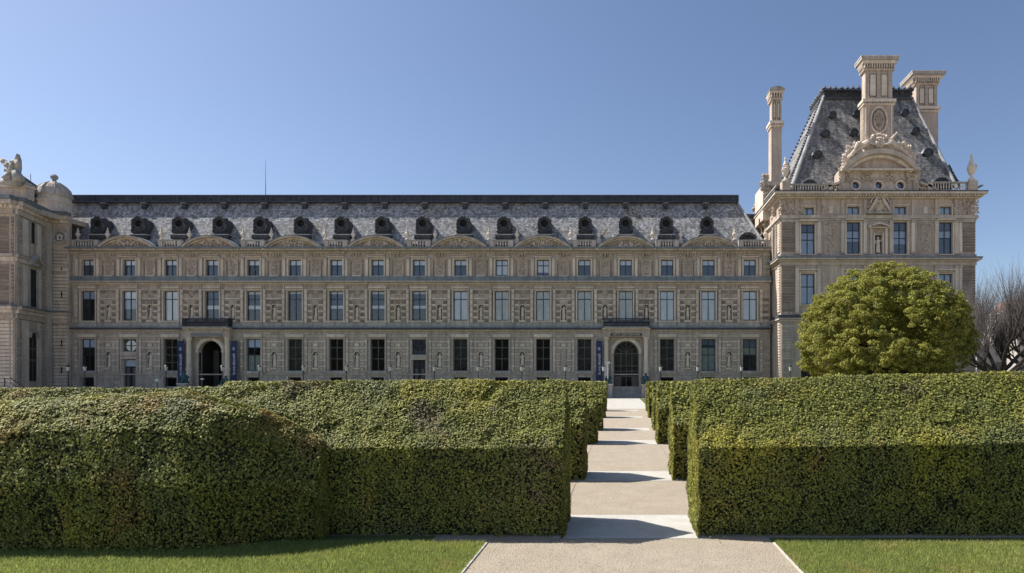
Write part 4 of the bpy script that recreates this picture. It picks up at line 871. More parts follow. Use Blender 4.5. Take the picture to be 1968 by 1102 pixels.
# balustrades and corner urns
balustrade(f3, 1501, 1596, 357, 371.0, .6, pav); balustrade(f3, 1778, 1871, 353, 371.0, .6, pav)
zb3, zt3 = f3.z(371), f3.z(357)
for (ux) in (uL - .7, uR + .5):
    bl = MB().use('grey')
    bl.box(f3, ux, ux + .28, -BACK, .35, zt3 - .15, zt3); bl.box(f3, ux, ux + .28, -BACK, .35, zb3, zb3 + .14)
    kk = .8
    while kk < BACK: q = f3.w(ux + .14, -kk, zb3 + .14); bl.lathe(q[0], q[1], q[2], [(.08, 0), (.05, .1), (.1, .26), (.05, .42), (.08, zt3 - zb3 - .29)], 6); kk += .33
    bl.build('flank_balustrade', pav)
for x, yb_, s_ in ((1864, 351, 1.75), (1508, 352, 1.6)):
    q = f3.w(f3.u(x), .3, f3.z(yb_)); mb = MB().use('stone'); mb.box(Fr(q[0], q[1]), -.5, .5, -.5, .5, f3.z(371), q[2]); mb.use('light'); mb.lathe(q[0], q[1], q[2], [(r_ * s_ * 1.1, h_ * s_ * 1.3) for r_, h_ in URN], 12); mb.relief(Fr(q[0], q[1]), 0, q[2] + 1.0 * s_, .5, .3, 14, .16, .2); mb.build('urn', pav)
# steep roof
YB, YT = 73.3, 78.0; zB = EYE + (731 - 358) / F * YB; zT = EYE + (731 - 186) / F * YT
bx0, bx1 = (1521 - VX) / F * YB, (1839 - VX) / F * YB; tx0, tx1 = (1583 - VX) / F * YT, (1750 - VX) / F * YT; YBb, YTb = 86.0, 82.5
r3 = MB().use('slate2'); B_ = [(bx0, YB, zB), (bx1, YB, zB), (bx1, YBb, zB), (bx0, YBb, zB)]; T_ = [(tx0, YT, zT), (tx1, YT, zT), (tx1, YTb, zT), (tx0, YTb, zT)]
for k in range(4): r3.quad(B_[k], B_[(k + 1) % 4], T_[(k + 1) % 4], T_[k])
r3.use('zinc_dark'); r3.quad(*T_); r3.use('zinc'); r3.box(f3, uL, uR, -BACK, .2, f3.z(371) , f3.z(371) + .15); ro3 = r3.build('roof', pav)
hp = MB().use('hip'); hp.tube(Vector(B_[0]) + Vector((0, -.1, -.3)), Vector(T_[0]) + Vector((0, -.1, 0)), .24, .18, 8); hp2 = MB().use('hip'); hp2.tube(Vector(B_[1]) + Vector((0, -.1, -.3)), Vector(T_[1]) + Vector((0, -.1, 0)), .2, .14, 8)
hp.use('lead')
for k in range(30): q = Vector(B_[3]).lerp(Vector(T_[3]), k / 30); hp.lump(q + Vector((-.12, -.1, 0)), .22, .22, .2)
for k in range(34): q = Vector(B_[0]).lerp(Vector(T_[0]), k / 34); hp.lump(q + Vector((-.35, 0.15, 0)), .16, .16, .2)
hp2.use('lead')
for k in range(8): q = Vector(B_[1]).lerp(Vector(T_[1]), k / 34); hp2.lump(q + Vector((.35, 0.1, 0)), .3, .2, .32)
hp2.build('hip_ridge', ro3)
hp.build('hip_ridge', ro3)
c3 = MB().use('lead'); f4 = Fr(0, YT); c3.box(f4, tx0 - .1, tx1 + .1, -5.1, .22, zT - .25, zT + .55); c3.box(f4, tx0 - .2, tx1 + .2, -5.2, .45, zT + .56, zT + .72); c3.box(f4, tx0 - .2, tx1 + .2, -5.2, .4, zT - .5, zT - .26)
u = tx0
while u < tx1 + .1:
    c3.lump(f4.w(u, .3, zT + .95), .24, .2, .42); c3.lump(f4.w(u + .37, .28, zT + .8), .16, .16, .22); c3.lump(f4.w(u, -5.0, zT + .95), .24, .2, .42); c3.lump(f4.w(u + .2, .3, zT + .2), .2, .16, .2); u += .74
for kk in range(8): c3.lump(f4.w(tx0 - .1, -kk * .7, zT + .95), .2, .24, .42); c3.lump(f4.w(tx1 + .1, -kk * .7, zT + .95), .2, .24, .42)
c3.build('cresting', ro3)
nrm3 = Vector((0, -(zT - zB), YT - YB)).normalized()
for x, y, r_ in ((1598, 224, .40), (1645, 222, .40), (1585, 260, .44), (1639, 258, .44), (1570, 301, .50), (1737, 220, .40), (1757, 255, .44), (1781, 297, .50)):
    q = ray_plane(x, y, (0, YB, zB), nrm3); f = Fr(q.x, q.y - .45); mb = MB().use('lead'); mb.disc(f, 0, q.z, r_, -1.0, 0, 12); mb.use('zinc_dark'); mb.arc(f, 0, q.z, r_ * .9, r_ * 1.22, R(-10), R(190), 10, -1.2, .12)
    if y > 290: mb.use('hip'); mb.arc(f, 0, q.z, r_ * 1.22, r_ * 1.4, R(0), R(180), 10, -1.0, .08); mb.use('slate2'); mb.box(f, -.3, .3, -.3, -.1, q.z - .7, q.z - .25)
    mb.build('roof_porthole', ro3)
for x, y in ((1555, 356), (1807, 352)):
    q = ray_plane(x, y, (0, YB, zB), nrm3); f = Fr(q.x, q.y - .3); mb = MB().use('lead'); mb.arc(f, 0, q.z - .5, .01, 1.05, 0, math.pi, 12, -1.3, 0); mb.use('hip'); mb.arc(f, 0, q.z - .5, 1.06, 1.2, 0, math.pi, 12, -1.3, .15); mb.build('arched_dormer', ro3)
def chimney(Y, x0, x1, yt, yb, depth, split, cap_ov, name='chimney', pots=4, medallion=False, oval_top=False, yneck=None):
    f = Fr(0, Y); u0, u1 = f.u(x0), f.u(x1); z0, z1 = f.z(yb), f.z(yt); H = z1 - z0; mb = MB()
    zn = f.z(split); mb.use('wall'); mb.box(f, u0, u1, -depth, 0, z0, zn); mb.box(f, u0 + .12, u1 - .12, -depth + .12, -.12, zn + .001, z1 - 1.2)
    mb.use('light'); mb.box(f, u0 - .25, u1 + .25, -depth - .25, .25, zn - .25, zn + .1); mb.box(f, u0 - .15, u1 + .15, -depth - .15, .15, zn - .6, zn - .45)
    mb.use('stone')
    nd = int((u1 - u0) / .3)
    for k in range(nd): mb.box(f, u0 + (u1 - u0) * (k + .2) / nd, u0 + (u1 - u0) * (k + .75) / nd, .0, .2, zn - .44, zn - .26)
    W = u1 - u0; zt_, zb2 = z1 - 1.9, zn + .45
    for a, b in ((.04, .17), (.44, .56), (.83, .96)): mb.box(f, u0 + W * a, u0 + W * b, -.12, .02, zb2 - .2, zt_ + .3)
    mb.use('dark'); mb.box(f, u0 + W * .17, u0 + W * .44, -.12, -.09, zb2, zt_); mb.box(f, u0 + W * .56, u0 + W * .83, -.12, -.09, zb2, zt_)
    mb.use('light'); mb.box(f, u0 + W * .21, u0 + W * .40, -.12, -.04, zb2 + .15, zt_ - .15); mb.box(f, u0 + W * .60, u0 + W * .79, -.12, -.04, zb2 + .15, zt_ - .15)
    o = mb.build(name, pav); cp = MB(); ov = cap_ov
    cp.use('stone'); cp.box(f, u0 - .1, u1 + .1, -depth - .1, .1, z1 - 1.6, z1 - 1.35); cp.use('dark'); cp.box(f, u0 - .05, u1 + .05, -depth - .05, .05, z1 - 1.349, z1 - 1.0); cp.use('light')
    nd = int(W / .28)
    for k in range(nd + 1): cp.box(f, u0 + W * k / nd - .06, u0 + W * k / nd + .06, .05, ov * .55, z1 - 1.3, z1 - .8)
    for k in range(int(depth / .3)): cp.box(f, u0 - ov * .55, u0 - .05, -k * .3 - .14, -k * .3, z1 - 1.3, z1 - .8)
    if oval_top:
        cp.use('light'); cp.box(f, u0 - ov * .6, u1 + ov * .6, -depth - .3, ov * .6, z1 - .799, z1 - .5); cp.use('grey'); cp.arc(f, (u0 + u1) / 2, z1 - .5, .01, W / 2 + ov * .8, 0, math.pi, 12, -depth, .4, .5)
    else:
        cp.use('light'); cp.box(f, u0 - ov * .6, u1 + ov * .6, -depth - ov * .6, ov * .6, z1 - .799, z1 - .45); cp.use('grey'); cp.box(f, u0 - ov, u1 + ov, -depth - ov, ov, z1 - .449, z1 - .1); cp.use('light'); cp.box(f, u0 - ov - .06, u1 + ov + .06, -depth - ov, ov + .06, z1 - .099, z1)
    cp.build('chimney_cap', o)
    for k in range(pots):
        q = f.w(u0 + W * (.15 + .7 * (k if k < pots / 2 else k + .8) / max(1, pots - .2)), -depth / 2, z1); m2 = MB().use('zinc_dark'); m2.lathe(q[0], q[1], q[2], [(.11, 0), (.09, .28), (.13, .3), (.13, .36)], 8); m2.build('chimney_pot', o)
    return o, f
ch1, fc1 = chimney(73.2, 1661, 1717, 111, 300, 1.2, 193, .5)
md = MB(); cu = fc1.u(1688.5); z = fc1.z(232); md.use('dark'); md.arc(fc1, cu, z, .001, .92, 0, 6.2832, 24, .0, .06, 1.65); md.use('light'); md.arc(fc1, cu, z, .92, 1.06, 0, 6.2832, 24, .0, .17, 1.6)
md.use('stone'); md.arc(fc1, cu, z, .55, .66, 0, 6.2832, 20, .06, .14, 1.7)
for k in (-.24, 0, .24): md.box(fc1, cu + k - .05, cu + k + .05, .06, .16, z - .4, z + .35)
md.use('carve'); md.relief(fc1, cu, z - 1.4, 1.0, .3, 26, .11, .06); md.relief(fc1, cu, z, .5, 1.2, 18, .09, .08); md.use('light')
for sg in (-1, 1): md.box(fc1, cu + sg * 1.55 - .06, cu + sg * 1.55 + .06, .0, .1, fc1.z(275), fc1.z(202))
for kk in range(16): md.use('stone'); md.box(fc1, fc1.u(1661) - .07, fc1.u(1661) - .001, -.9, -.1, fc1.z(208 + kk * 4), fc1.z(205.5 + kk * 4))
md.build('medallion', ch1)
chimney(81.5, 1759, 1803, 141, 330, 2.2, 207, .7, pots=6)
chimney(76.8, 1482.5, 1502.5, 168, 352, 1.5, 235, .4, pots=0, oval_top=True)
# consoles and carving round the foot of the left flank chimney
cs = MB().use('stone'); ff = Fr(0, 77); cs.bp(ff, 1471, 1505, 350, 358, -4.5, .3); cs.use('carve')
for x, y, n_ in ((1470, 345, 22), (1466, 360, 18), (1511, 330, 26), (1509, 345, 26), (1472, 372, 16)): cs.relief(ff, ff.u(x), ff.z(y), .35, .55, n_, .2, .2)
cs.use('light'); cs.bp(ff, 1468, 1484, 352, 420, -5, -.5); cs.build('flank_carving', pav)
# flank window trim (lit left flank)
for dd in (-2.2, -6.6, -11): fk = MB(); fk.use('light'); fk.box(f3, uL - .3, uL - .02, dd - .9, dd - .7, f3.z(490), f3.z(425)); fk.box(f3, uL - .3, uL - .02, dd + .5, dd + .7, f3.z(490), f3.z(425)); fk.use('room'); fk.box(f3, uL - .05, uL - .01, dd - .65, dd + .45, f3.z(486), f3.z(430)); fk.use('carve'); fk.relief(Fr(uL - .25, DP - dd, 0), 0, f3.z(400), .3, .7, 16, .16, 0); fk.build('flank_window', pav)
# statue in the pavilion niche
o = link('statue', statue_me[2], None, f3.w(f3.u(1688), -.1, f3.z(486))); h = 31 / S3; o.scale = (h * 1.1, h, h); tag(o, 'stone figure in the pedimented niche between the tall pavilion windows', 'statue')

# ------------------------------------------------------------------ the corner tower on the left
tw = thing('corner_tower', (-73, 72, 0), 'grey stone palace block with little domed turret at the left edge of the picture', 'tower')
LA = Fr(-69.2, 68.7); pA, pB, pC = (-69.2, 68.7), (-71.25, 74.3), (-69.72, 76.0)
a2 = math.atan2(pB[1] - pA[1], pB[0] - pA[0]); a3 = math.atan2(pC[1] - pB[1], pC[0] - pB[0])
# walls are given left-to-right as seen, so the outward side faces the garden
fA = Fr(-92, 68.7, 0.0); fB = Fr(pA[0], pA[1], a2); fC = Fr(pB[0] - .0, pB[1], 0.0); fC = Fr(pB[0], 75.2, math.atan2(.8, 7.0)); 
lw = MB(); ZT = fA.z(386, 28)
def run(m, f, u0, u1, d1, z0, z1, d0=-.5): lw.use(m); lw.box(f, u0, u1, d0, d1, z0, z1)
LB = math.hypot(pB[0] - pA[0], pB[1] - pA[1]); uC0 = -.2; uC1 = fC.u(132)
faces_ = [(fA, 0, 22.8), (fB, .0, LB + .2), (fC, uC0, uC1)]
zc2a, zc2b = 9.0, 10.75
for f, a, b in faces_:
    run('wall', f, a, b, 0, 0, ZT)
    run('zinc', f, a - .0, b + .3, .9, ZT - .02, ZT + .45, 0); run('stone', f, a, b + .25, .75, ZT - .5, ZT - .03, 0.01); run('light', f, a, b, .4, ZT - .9, ZT - .52, 0.01); run('carve', f, a, b, .25, ZT - 1.5, ZT - .92, 0.01)
    zl = EYE + 141 / F * 68.7 - .2
    run('zinc', f, a, b + .2, .7, zl + .25, zl + .4, .01); run('stone', f, a, b + .2, .6, zl - .1, zl + .24, .01); run('light', f, a, b, .35, zl - .5, zl - .12, .01); run('carve', f, a, b, .2, zl - 1.1, zl - .52, .01)
    z5 = ZT - 6.4; run('stone', f, a, b, .3, z5, z5 + .35, .01); run('light', f, a, b, .16, z5 - .5, z5 - .02, .01)
    run('block', f, a, b, .22, 0, 1.1, .01)
    for k in range(int((b - a) / .5)):
        run('light', f, a + .2 + k * .5, a + .4 + k * .5, .58, ZT - .88, ZT - .52, .26)
# rustication
def rust(f, u0, u1, z0, z1, d, m='block', st=.42, gap=.10):
    z = z0
    while z + st - gap < z1: run(m, f, u0, u1, d, z, z + st - gap, .005); z += st
ui = lambda f, x: f.u(x)
for (za, zb_) in ((1.15, zl - 1.15), (zl + .5, z5 - .6), (z5 + .45, ZT - 1.6)):
    up_ = za > 5
    rust(fA, 19.5, 22.7, za, zb_, .12, 'dark' if up_ else 'light'); rust(fA, 12, 18.5, za, zb_, .08, 'block')
    rust(fB, .15, ui(fB, 40), za, zb_, .12, 'block'); rust(fB, ui(fB, 79), LB, za, zb_, .12, 'block')
    rust(fC, uC0 + .6, ui(fC, 92), za, zb_, .10, 'block'); rust(fC, ui(fC, 96), ui(fC, 130), za, zb_, .14, 'light' if za < ZT - 7 else 'stone')
# pale ashlar panels and openings on the oblique face
def panel(m, f, x0, x1, z0, z1, d, d0=.005): run(m, f, f.u(x0), f.u(x1), d, z0, z1, d0)
zz = lambda y, x=62: EYE + (HY - y) / F * fB.depth(x)
panel('light', fB, 42, 53, z5 + .5, ZT - 1.6, .1); panel('light', fB, 70, 78, z5 + .5, ZT - 1.6, .1); panel('room', fB, 58, 66, zz(468), zz(428), .03); panel('grey', fB, 55.5, 57.6, zz(470), zz(426), .14); panel('grey', fB, 66.3, 68.4, zz(470), zz(426), .14)
panel('light', fB, 42, 52, zl + .5, z5 - .6, .1); panel('light', fB, 73, 78, zl + .5, z5 - .6, .1); panel('room', fB, 56, 69, zz(590), zz(518), .03); panel('grey', fB, 53, 55.8, zz(592), zz(514), .16); panel('grey', fB, 69.2, 72, zz(592), zz(514), .16)
lw.use('grey'); ua, ub, um = fB.u(50), fB.u(75), fB.u(62); lw.strip(fB, [(ua, zz(510)), (um, zz(495)), (ub, zz(510))], [(ua, zz(506)), (um, zz(490)), (ub, zz(506))], .02, .65); lw.strip(fB, [(ua, zz(512)), (um, zz(512)), (ub, zz(512))], [(ua, zz(509)), (um, zz(509)), (ub, zz(509))], .02, .5)
panel('light', fB, 41, 54, 1.15, zl - 1.2, .1); panel('light', fB, 71, 78, 1.15, zl - 1.2, .1); panel('room', fB, 55.5, 69, zz(733), zz(650), .03); lw.use('room'); lw.arc(fB, um, zz(650), .001, (fB.u(69) - fB.u(55.5)) / 2, 0, math.pi, 12, .005, .031)
lw.use('grey'); rr = (fB.u(69) - fB.u(55.5)) / 2; lw.arc(fB, um, zz(650), rr, rr + .35, 0, math.pi, 12, .01, .3); panel('wframe2', fB, 61.6, 62.6, zz(733), zz(650), .06); panel('wframe2', fB, 56, 69, zz(672), zz(669), .07); panel('wframe2', fB, 56, 69, zz(694), zz(691), .07)
for y in (515, 567, 660, 712): panel('room', fC, 119, 121.2, EYE + (HY - y - 6) / F * 75.5, EYE + (HY - y + 6) / F * 75.5, .16)
# the carved round clock-like medallion
uc = fC.u(118); zc_ = EYE + (HY - 457) / F * 75.5; lw.use('wall'); lw.box(fC, uc - 1.15, uc + .95, .01, .18, zc_ - 1.4, zc_ + 1.4); lw.use('grey'); lw.arc(fC, uc, zc_, .62, .95, 0, 6.283, 20, .1, .34); lw.use('dark'); lw.arc(fC, uc, zc_, .001, .62, 0, 6.283, 20, .1, .22); lw.use('white'); lw.relief(fC, uc, zc_, .28, .35, 12, .09, .26)
lw.use('block'); lw.box(Fr(pB[0], pB[1] + .25), -.28, .5, -.3, .42, 0, ZT - .95); lw.use('wall'); lw.box(fA, 0, 22.4, -14, -.5, ZT - .6, ZT); lw.box(fA, 0, 20.5, -8, -7.5, 0, ZT - .7)
lw.build('wall', tw)
# attic block, roof, domed turret, winged figure
ab = MB().use('stone'); ab.box(fA, 8, fA.u(40), -1.6, -.6, ZT + .4, fA.z(357)); ab.use('light'); ab.box(fA, 8, fA.u(42), -1.7, -.4, fA.z(357), fA.z(353)); ab.use('grey'); ab.box(fA, 8, fA.u(30), -1.8, -.8, fA.z(353), fA.z(343)); ab.build('attic_block', tw)
rf = MB().use('slate'); Yr = 76; a, b = at(40, 384, 72), at(78, 398, Yr); c, d = at(74, 363, Yr + 1), at(40, 340, 73)
rf.quad(a, b, c, d); rf.quad(b, b + Vector((-6, 8, 0)), c + Vector((-6, 6, 0)), c); rf.quad(d, c, c + Vector((-6, 6, 0)), d + Vector((-6, 6, 0))); rf.use('zinc_dark'); rf.hexa([tuple(q) for q in (d, c, c + Vector((0, .3, 0)), d + Vector((0, .3, 0)), d + Vector((0, 0, .2)), c + Vector((0, 0, .2)), c + Vector((0, .3, .2)), d + Vector((0, .3, .2)))]); rf.build('roof', tw)
tu = MB(); q = at(104.5, 412, 76.6); s = 76.6 / F; tu.use('light'); tu.lathe(q.x, q.y, q.z - 1, [(1.72, 0), (1.72, 2.3), (1.85, 2.35), (1.85, 2.6), (1.66, 2.65), (1.66, 3.1), (1.72, 3.15)], 20)
tu.use('wall'); tu.lathe(q.x, q.y, q.z + 2.1, [(1.78, 0), (1.82, .15), (1.72, .5), (1.5, 1.05), (1.15, 1.5), (.7, 1.85), (.3, 2.0)], 20); tu.use('grey'); tu.lathe(q.x, q.y, q.z + 4.05, [(.3, 0), (.22, .15), (.2, .3), (.38, .5), (.4, .75), (.2, .98)], 12)
tu.use('room'); tu.box(Fr(q.x - 1.22, q.y - 1.28, R(-35)), -.24, .24, -.2, .12, q.z + .2, q.z + 2.2); tu.use('grey')
for k in range(8):
    t = 2 * math.pi * k / 8
    for (r_, z_), (r2, z2_) in zip([(1.82, .15), (1.55, 1.05), (1.2, 1.5)], [(1.55, 1.05), (1.2, 1.5), (.7, 1.86)]): tu.tube((q.x + r_ * math.cos(t), q.y + r_ * math.sin(t), q.z + 2.1 + z_), (q.x + r2 * math.cos(t), q.y + r2 * math.sin(t), q.z + 2.1 + z2_), .07, .06)
tu.build('domed_turret', tw, smooth=False)
wg = MB().use('grey'); base = at(18, 344, 68.5)
def wp(x, y, d=0): return at(x, y, 68.2 + d)
for A_, B_2, ra_, rb_ in ((wp(14, 346), wp(20, 334), .55, .34), (wp(20, 334), wp(22, 322), .32, .26), (wp(22, 322), wp(24, 316), .3, .18), (wp(18, 330), wp(12, 324), .2, .16), (wp(12, 324), wp(9, 330), .16, .1), (wp(5, 350), wp(38, 352), .35, .45), (wp(30, 330), wp(38, 350), .4, .6)): wg.tube(A_, B_2, ra_, rb_, 8)
for x0, y0, x1, y1, wd in ((25, 330, 31, 305, .22), (14, 325, 1, 307, .14)):
    A_, B_2 = wp(x0, y0, .2), wp(x1, y1, .4); wg.tube(A_, A_.lerp(B_2, .6), wd * .7, wd * .8, 6); wg.tube(A_.lerp(B_2, .6), B_2, wd, .12, 6)
wg.lump(wp(23, 312), .3, .3, .36)
fw = Fr(0, 68.0); W_ = lambda *p: [(fw.u(a_), fw.z(b_)) for a_, b_ in p]
wg.strip(fw, W_((21, 338), (23, 322), (25, 306), (28.5, 294)), W_((31, 338), (34, 322), (33.5, 306), (29.5, 294.5)), -.5, -.15)
wg.strip(fw, W_((19, 336), (10, 326), (4, 314), (-1, 304)), W_((24, 326), (15, 316), (7, 308), (0, 302)), -.5, -.15)
tag(wg.build('winged_statue', None, tuple(base), smooth=True), 'winged stone statue perched on the block at the left edge', 'statue')
# railing, mast
hr = MB().use('iron'); A_, B_2, C_ = at(9, 726, 62), at(19, 726, 62), at(50, 748, 63.5)
hr.tube(A_, B_2, .05, .05); hr.tube(B_2, C_, .05, .05); hr.tube(A_, (A_.x, A_.y, 0), .05, .05); hr.tube(C_, (C_.x, C_.y, 0), .05, .05); hr.tube((A_.x, A_.y, A_.z - .5), (B_2.x, B_2.y, A_.z - .5), .03, .03); hr.tube((B_2.x, B_2.y, A_.z - .5), C_ + Vector((0, 0, -.5)), .03, .03)
tag(hr.build('handrail', None, (A_.x, A_.y, 0)), 'dark metal handrail sloping down in front of the corner tower', 'handrail')
an = MB().use('iron'); q0, q1 = at(510.5, 374, 80.5), at(510.5, 309, 80.5); an.tube((q0.x, q0.y, z2 - .05), (q0.x, q0.y, q0.z + 1.4), .045, .035); an.tube((q0.x, q0.y, q0.z + 1.4), q1, .03, .012)
tag(an.build('roof_mast', None, (q0.x, q0.y, z2 - .05)), 'thin metal mast standing on the ridge of the long roof', 'mast')
an = MB().use('iron'); q0 = at(59, 355, 75); an.tube(q0, q0 + Vector((0, 0, 1.3)), .03, .03); an.tube(q0 + Vector((-1.0, 0, 1.0)), q0 + Vector((0, 0, 1.0)), .025, .025); an.tube(q0 + Vector((-1.0, 0, .3)), q0 + Vector((-1.0, 0, 1.15)), .025, .025)
tag(an.build('aerial', None, tuple(q0)), 'small aerial on the dark roof beside the domed turret', 'aerial')

# ------------------------------------------------------------------ street furniture in front of the facade
lamps_x = [131, 163, 319, 427, 498, 582.6, 666, 750, 835, 919, 1003, 1086.6, 1160, 1269.6, 1341, 1425, 1519]
lamp0 = None; YLp = 70.0
for k, x in enumerate(lamps_x):
    loc = ((x - VX) / F * YLp, YLp, 0)
    lab = f'slim lamp post with pale glass lantern, {ordn[k]} lamp along from the corner tower'
    if lamp0 is None:
        h = EYE + (731 - 699) / F * YLp; t = thing('street_lamp', loc, lab, 'street lamp', 'street lamps along the foot of the palace')
        mb = MB().use('iron'); mb.lathe(loc[0], loc[1], 0, [(.16, 0), (.16, .25), (.09, .4), (.06, .9), (.045, h - 1.0), (.08, h - .95), (.10, h - .88)], 8); kid(t, mb.build('post', t))
        g = MB().use('lampglass'); g.lathe(loc[0], loc[1], h - .87, [(.11, 0), (.21, .48)], 6); kid(t, g.build('lantern', t))
        g = MB().use('iron'); g.lathe(loc[0], loc[1], h - .385, [(.24, 0), (.24, .04), (.12, .17), (.03, .22), (.03, .3)], 6); kid(t, g.build('lantern_cap', t)); lamp0 = t
    else: o = clone(lamp0, loc); o['label'] = lab
def banner(x0, x1, y0, y1, lab, txt=True, dd=.55):
    u0, u1 = f1.u(x0), f1.u(x1); z0, z1 = f1.z(y1), f1.z(y0); um = (u0 + u1) / 2
    t = thing('banner', f1.w(um, dd, z0), lab, 'banner', 'navy banners beside the portals'); mb = MB().use('bluebanner'); nseg = 12
    for k in range(nseg):                              # gently rippled cloth
        a, b = z0 + (z1 - z0) * k / nseg, z0 + (z1 - z0) * (k + 1) / nseg; da, db = dd + .03 * math.sin(k * .9), dd + .03 * math.sin((k + 1) * .9)
        mb.hexa([f1.w(u0, da, a), f1.w(u1, da, a), f1.w(u1, da - .015, a), f1.w(u0, da - .015, a), f1.w(u0, db, b), f1.w(u1, db, b), f1.w(u1, db - .015, b), f1.w(u0, db - .015, b)])
    cl = mb.build('cloth', t); g = MB().use('iron'); g.box(f1, u0 - .05, u1 + .05, dd - .05, dd + .02, z1, z1 + .06); g.box(f1, u0 - .05, u1 + .05, dd - .05, dd + .02, z0 - .06, z0); g.box(f1, um - .03, um + .03, .03, dd - .05, z1, z1 + .05); g.box(f1, um - .03, um + .03, .03, dd - .05, z0 - .05, z0); g.build('bracket', t)
    text('lettering', 'les arts décoratifs', .52, 'white', cl, f1.w(um + .02, dd + .05, z0 + (z1 - z0) * .43), (R(90), R(-90), 0), .004, .72 if (z1 - z0) < 5.2 else .74)
    e = MB().use('b_pale'); zz_ = z0 + (z1 - z0) * .82
    for k in range(3): e.box(f1, um - .14, um + .14, dd + .045, dd + .055, zz_ + k * .13 - .2, zz_ + k * .13 - .11)
    e.build('emblem', cl)
banner(347.5, 359, 657, 735, 'navy blue banner hanging on the tower side of the open dark archway'); banner(449, 461, 657, 733, 'navy blue banner hanging between the open archway and a pale-paned window'); banner(1146, 1157.5, 657, 733, 'navy blue banner with white vertical lettering beside the glazed door')
def bronze(x, y0, y1, lab, Y=73.6, flip=1, ped=None):
    q = at(x, y1, Y); hh = (y1 - y0) / F * Y; zb_ = q.z
    t = thing('bronze_statue', (q.x, q.y, zb_), lab, 'statue'); mb = MB().use('bronze')
    mb.lathe(q.x, q.y, zb_, [(.42 * hh, 0), (.40 * hh, .08 * hh), (.30 * hh, .2 * hh), (.26 * hh, .45 * hh), (.2 * hh, .7 * hh), (.08 * hh, .78 * hh), (.11 * hh, .86 * hh), (.11 * hh, .95 * hh), (.04 * hh, hh)], 12, .8)
    mb.tube((q.x + flip * .15 * hh, q.y, zb_ + .68 * hh), (q.x + flip * .45 * hh, q.y - .1, zb_ + .45 * hh), .08 * hh, .06 * hh); mb.tube((q.x - flip * .15 * hh, q.y, zb_ + .68 * hh), (q.x - flip * .32 * hh, q.y - .25 * hh, zb_ + .38 * hh), .08 * hh, .06 * hh)
    mb.tube((q.x, q.y - .1, zb_ + .3 * hh), (q.x + flip * .2 * hh, q.y - .5 * hh, zb_ + .3 * hh), .13 * hh, .10 * hh); mb.tube((q.x + flip * .2 * hh, q.y - .5 * hh, zb_ + .3 * hh), (q.x + flip * .2 * hh, q.y - .5 * hh, zb_), .09 * hh, .07 * hh); mb.build('figure', t, smooth=True)
    pd = MB().use('grey'); f = Fr(q.x, q.y); pd.box(f, -.5, .5, -.5, .5, .25, zb_); pd.box(f, -.6, .6, -.6, .6, 0, .249); pd.use('light'); pd.box(f, -.58, .58, -.58, .58, zb_ - .12, zb_ - .001); p_ = pd
    tag(p_.build('pedestal', None, (q.x, q.y, 0)), lab.replace('green bronze figure', 'grey stone pedestal under the bronze figure'), 'pedestal')
bronze(354, 714, 737, 'green bronze figure in front of the banner by the open archway', flip=1); bronze(434, 722, 740, 'green bronze figure at the window side of the open archway', flip=-1)
bronze(1169, 718, 738, 'green bronze figure by the glazed door, next to the navy banner', flip=1); bronze(1241, 717, 739, 'green bronze figure by the glazed door, farther from the navy banner', flip=-1)
sp = MB().use('iron'); q = at(389, 737, 68); sp.tube((q.x, q.y, 0), (q.x, q.y, q.z + .5), .04, .04); sp.use('white'); sp.box(Fr(q.x, q.y - .03), -.2, .2, -.01, .03, q.z + .42, q.z + .54); tag(sp.build('small_sign', None, (q.x, q.y, 0)), 'small white sign on a thin post before the open archway', 'sign')
sp = MB().use('iron'); q = at(302, 735, 68); sp.tube((q.x, q.y, 0), (q.x, q.y, q.z), .04, .04); sp.use('white'); sp.lathe(q.x, q.y, q.z, [(.06, 0), (.16, .08), (.2, .2), (.16, .32), (.05, .4)], 10); tag(sp.build('globe_lamp', None, (q.x, q.y, 0)), 'small white globe lamp just showing above the hedge', 'lamp')
sp = MB(); q = at(1168, 700, 73); sp.use('zinc'); sp.tube((q.x, q.y, 0), (q.x, q.y, 4.2), .05, .05); sp.use('white'); sp.box(Fr(q.x, q.y - .06), -.14, .3, -.01, .03, 4.2, 4.45); sp.box(Fr(q.x, q.y - .06), -.09, .07, -.01, .03, 2.4, 4.19); tag(sp.build('signpost', None, (q.x, q.y, 0)), 'tall narrow white signpost beside the glazed arched door', 'sign')
sp = MB(); q = at(1877, 700, 62); zz0 = 0
for k in range(12): sp.use('white' if k % 2 else 'hip'); sp.lathe(q.x, q.y, zz0, [(.07, 0), (.07, .48)], 8); zz0 += .48
tag(sp.build('striped_pole', None, (q.x, q.y, 0)), 'pale banded pole between the pavilion and the bare tree', 'pole')

# ------------------------------------------------------------------ round chestnut
TY = 42.0; tc_ = at(1695, 650, TY); rx, rz_top, ry = 5.62, (650 - 512) / F * TY, 5.6
tree = thing('chestnut_tree', (tc_.x, TY, 0), 'broad round leafy green tree trimmed like a dome in front of the pavilion', 'tree')
pts = []; nr = []
cen = Vector((tc_.x, TY, tc_.z))
def dome(th_, ph):                                     # direction -> surface point
    x = math.cos(ph) * math.cos(th_); y = math.cos(ph) * math.sin(th_); z = math.sin(ph)
    return Vector((x * rx, y * ry, z * (rz_top if z > 0 else 5.2)))
clumps = []
for k in range(3000):
    z = random.uniform(-.75, 1); ph = math.asin(z); th_ = random.uniform(0, 2 * math.pi); s_ = dome(th_, ph); n_ = Vector((s_.x / rx ** 2, s_.y / ry ** 2, s_.z / rz_top ** 2)).normalized()
    clumps.append((cen + s_ * (random.uniform(.84, 1.0) + .05 * noise.noise(s_ * .5)), n_, random.uniform(.14, .40)))
for k in range(160):
    z = random.uniform(-.6, .9); s_ = dome(random.uniform(0, 6.283), math.asin(z)); clumps.append((cen + s_ * random.uniform(.45, .8), s_.normalized(), .9))
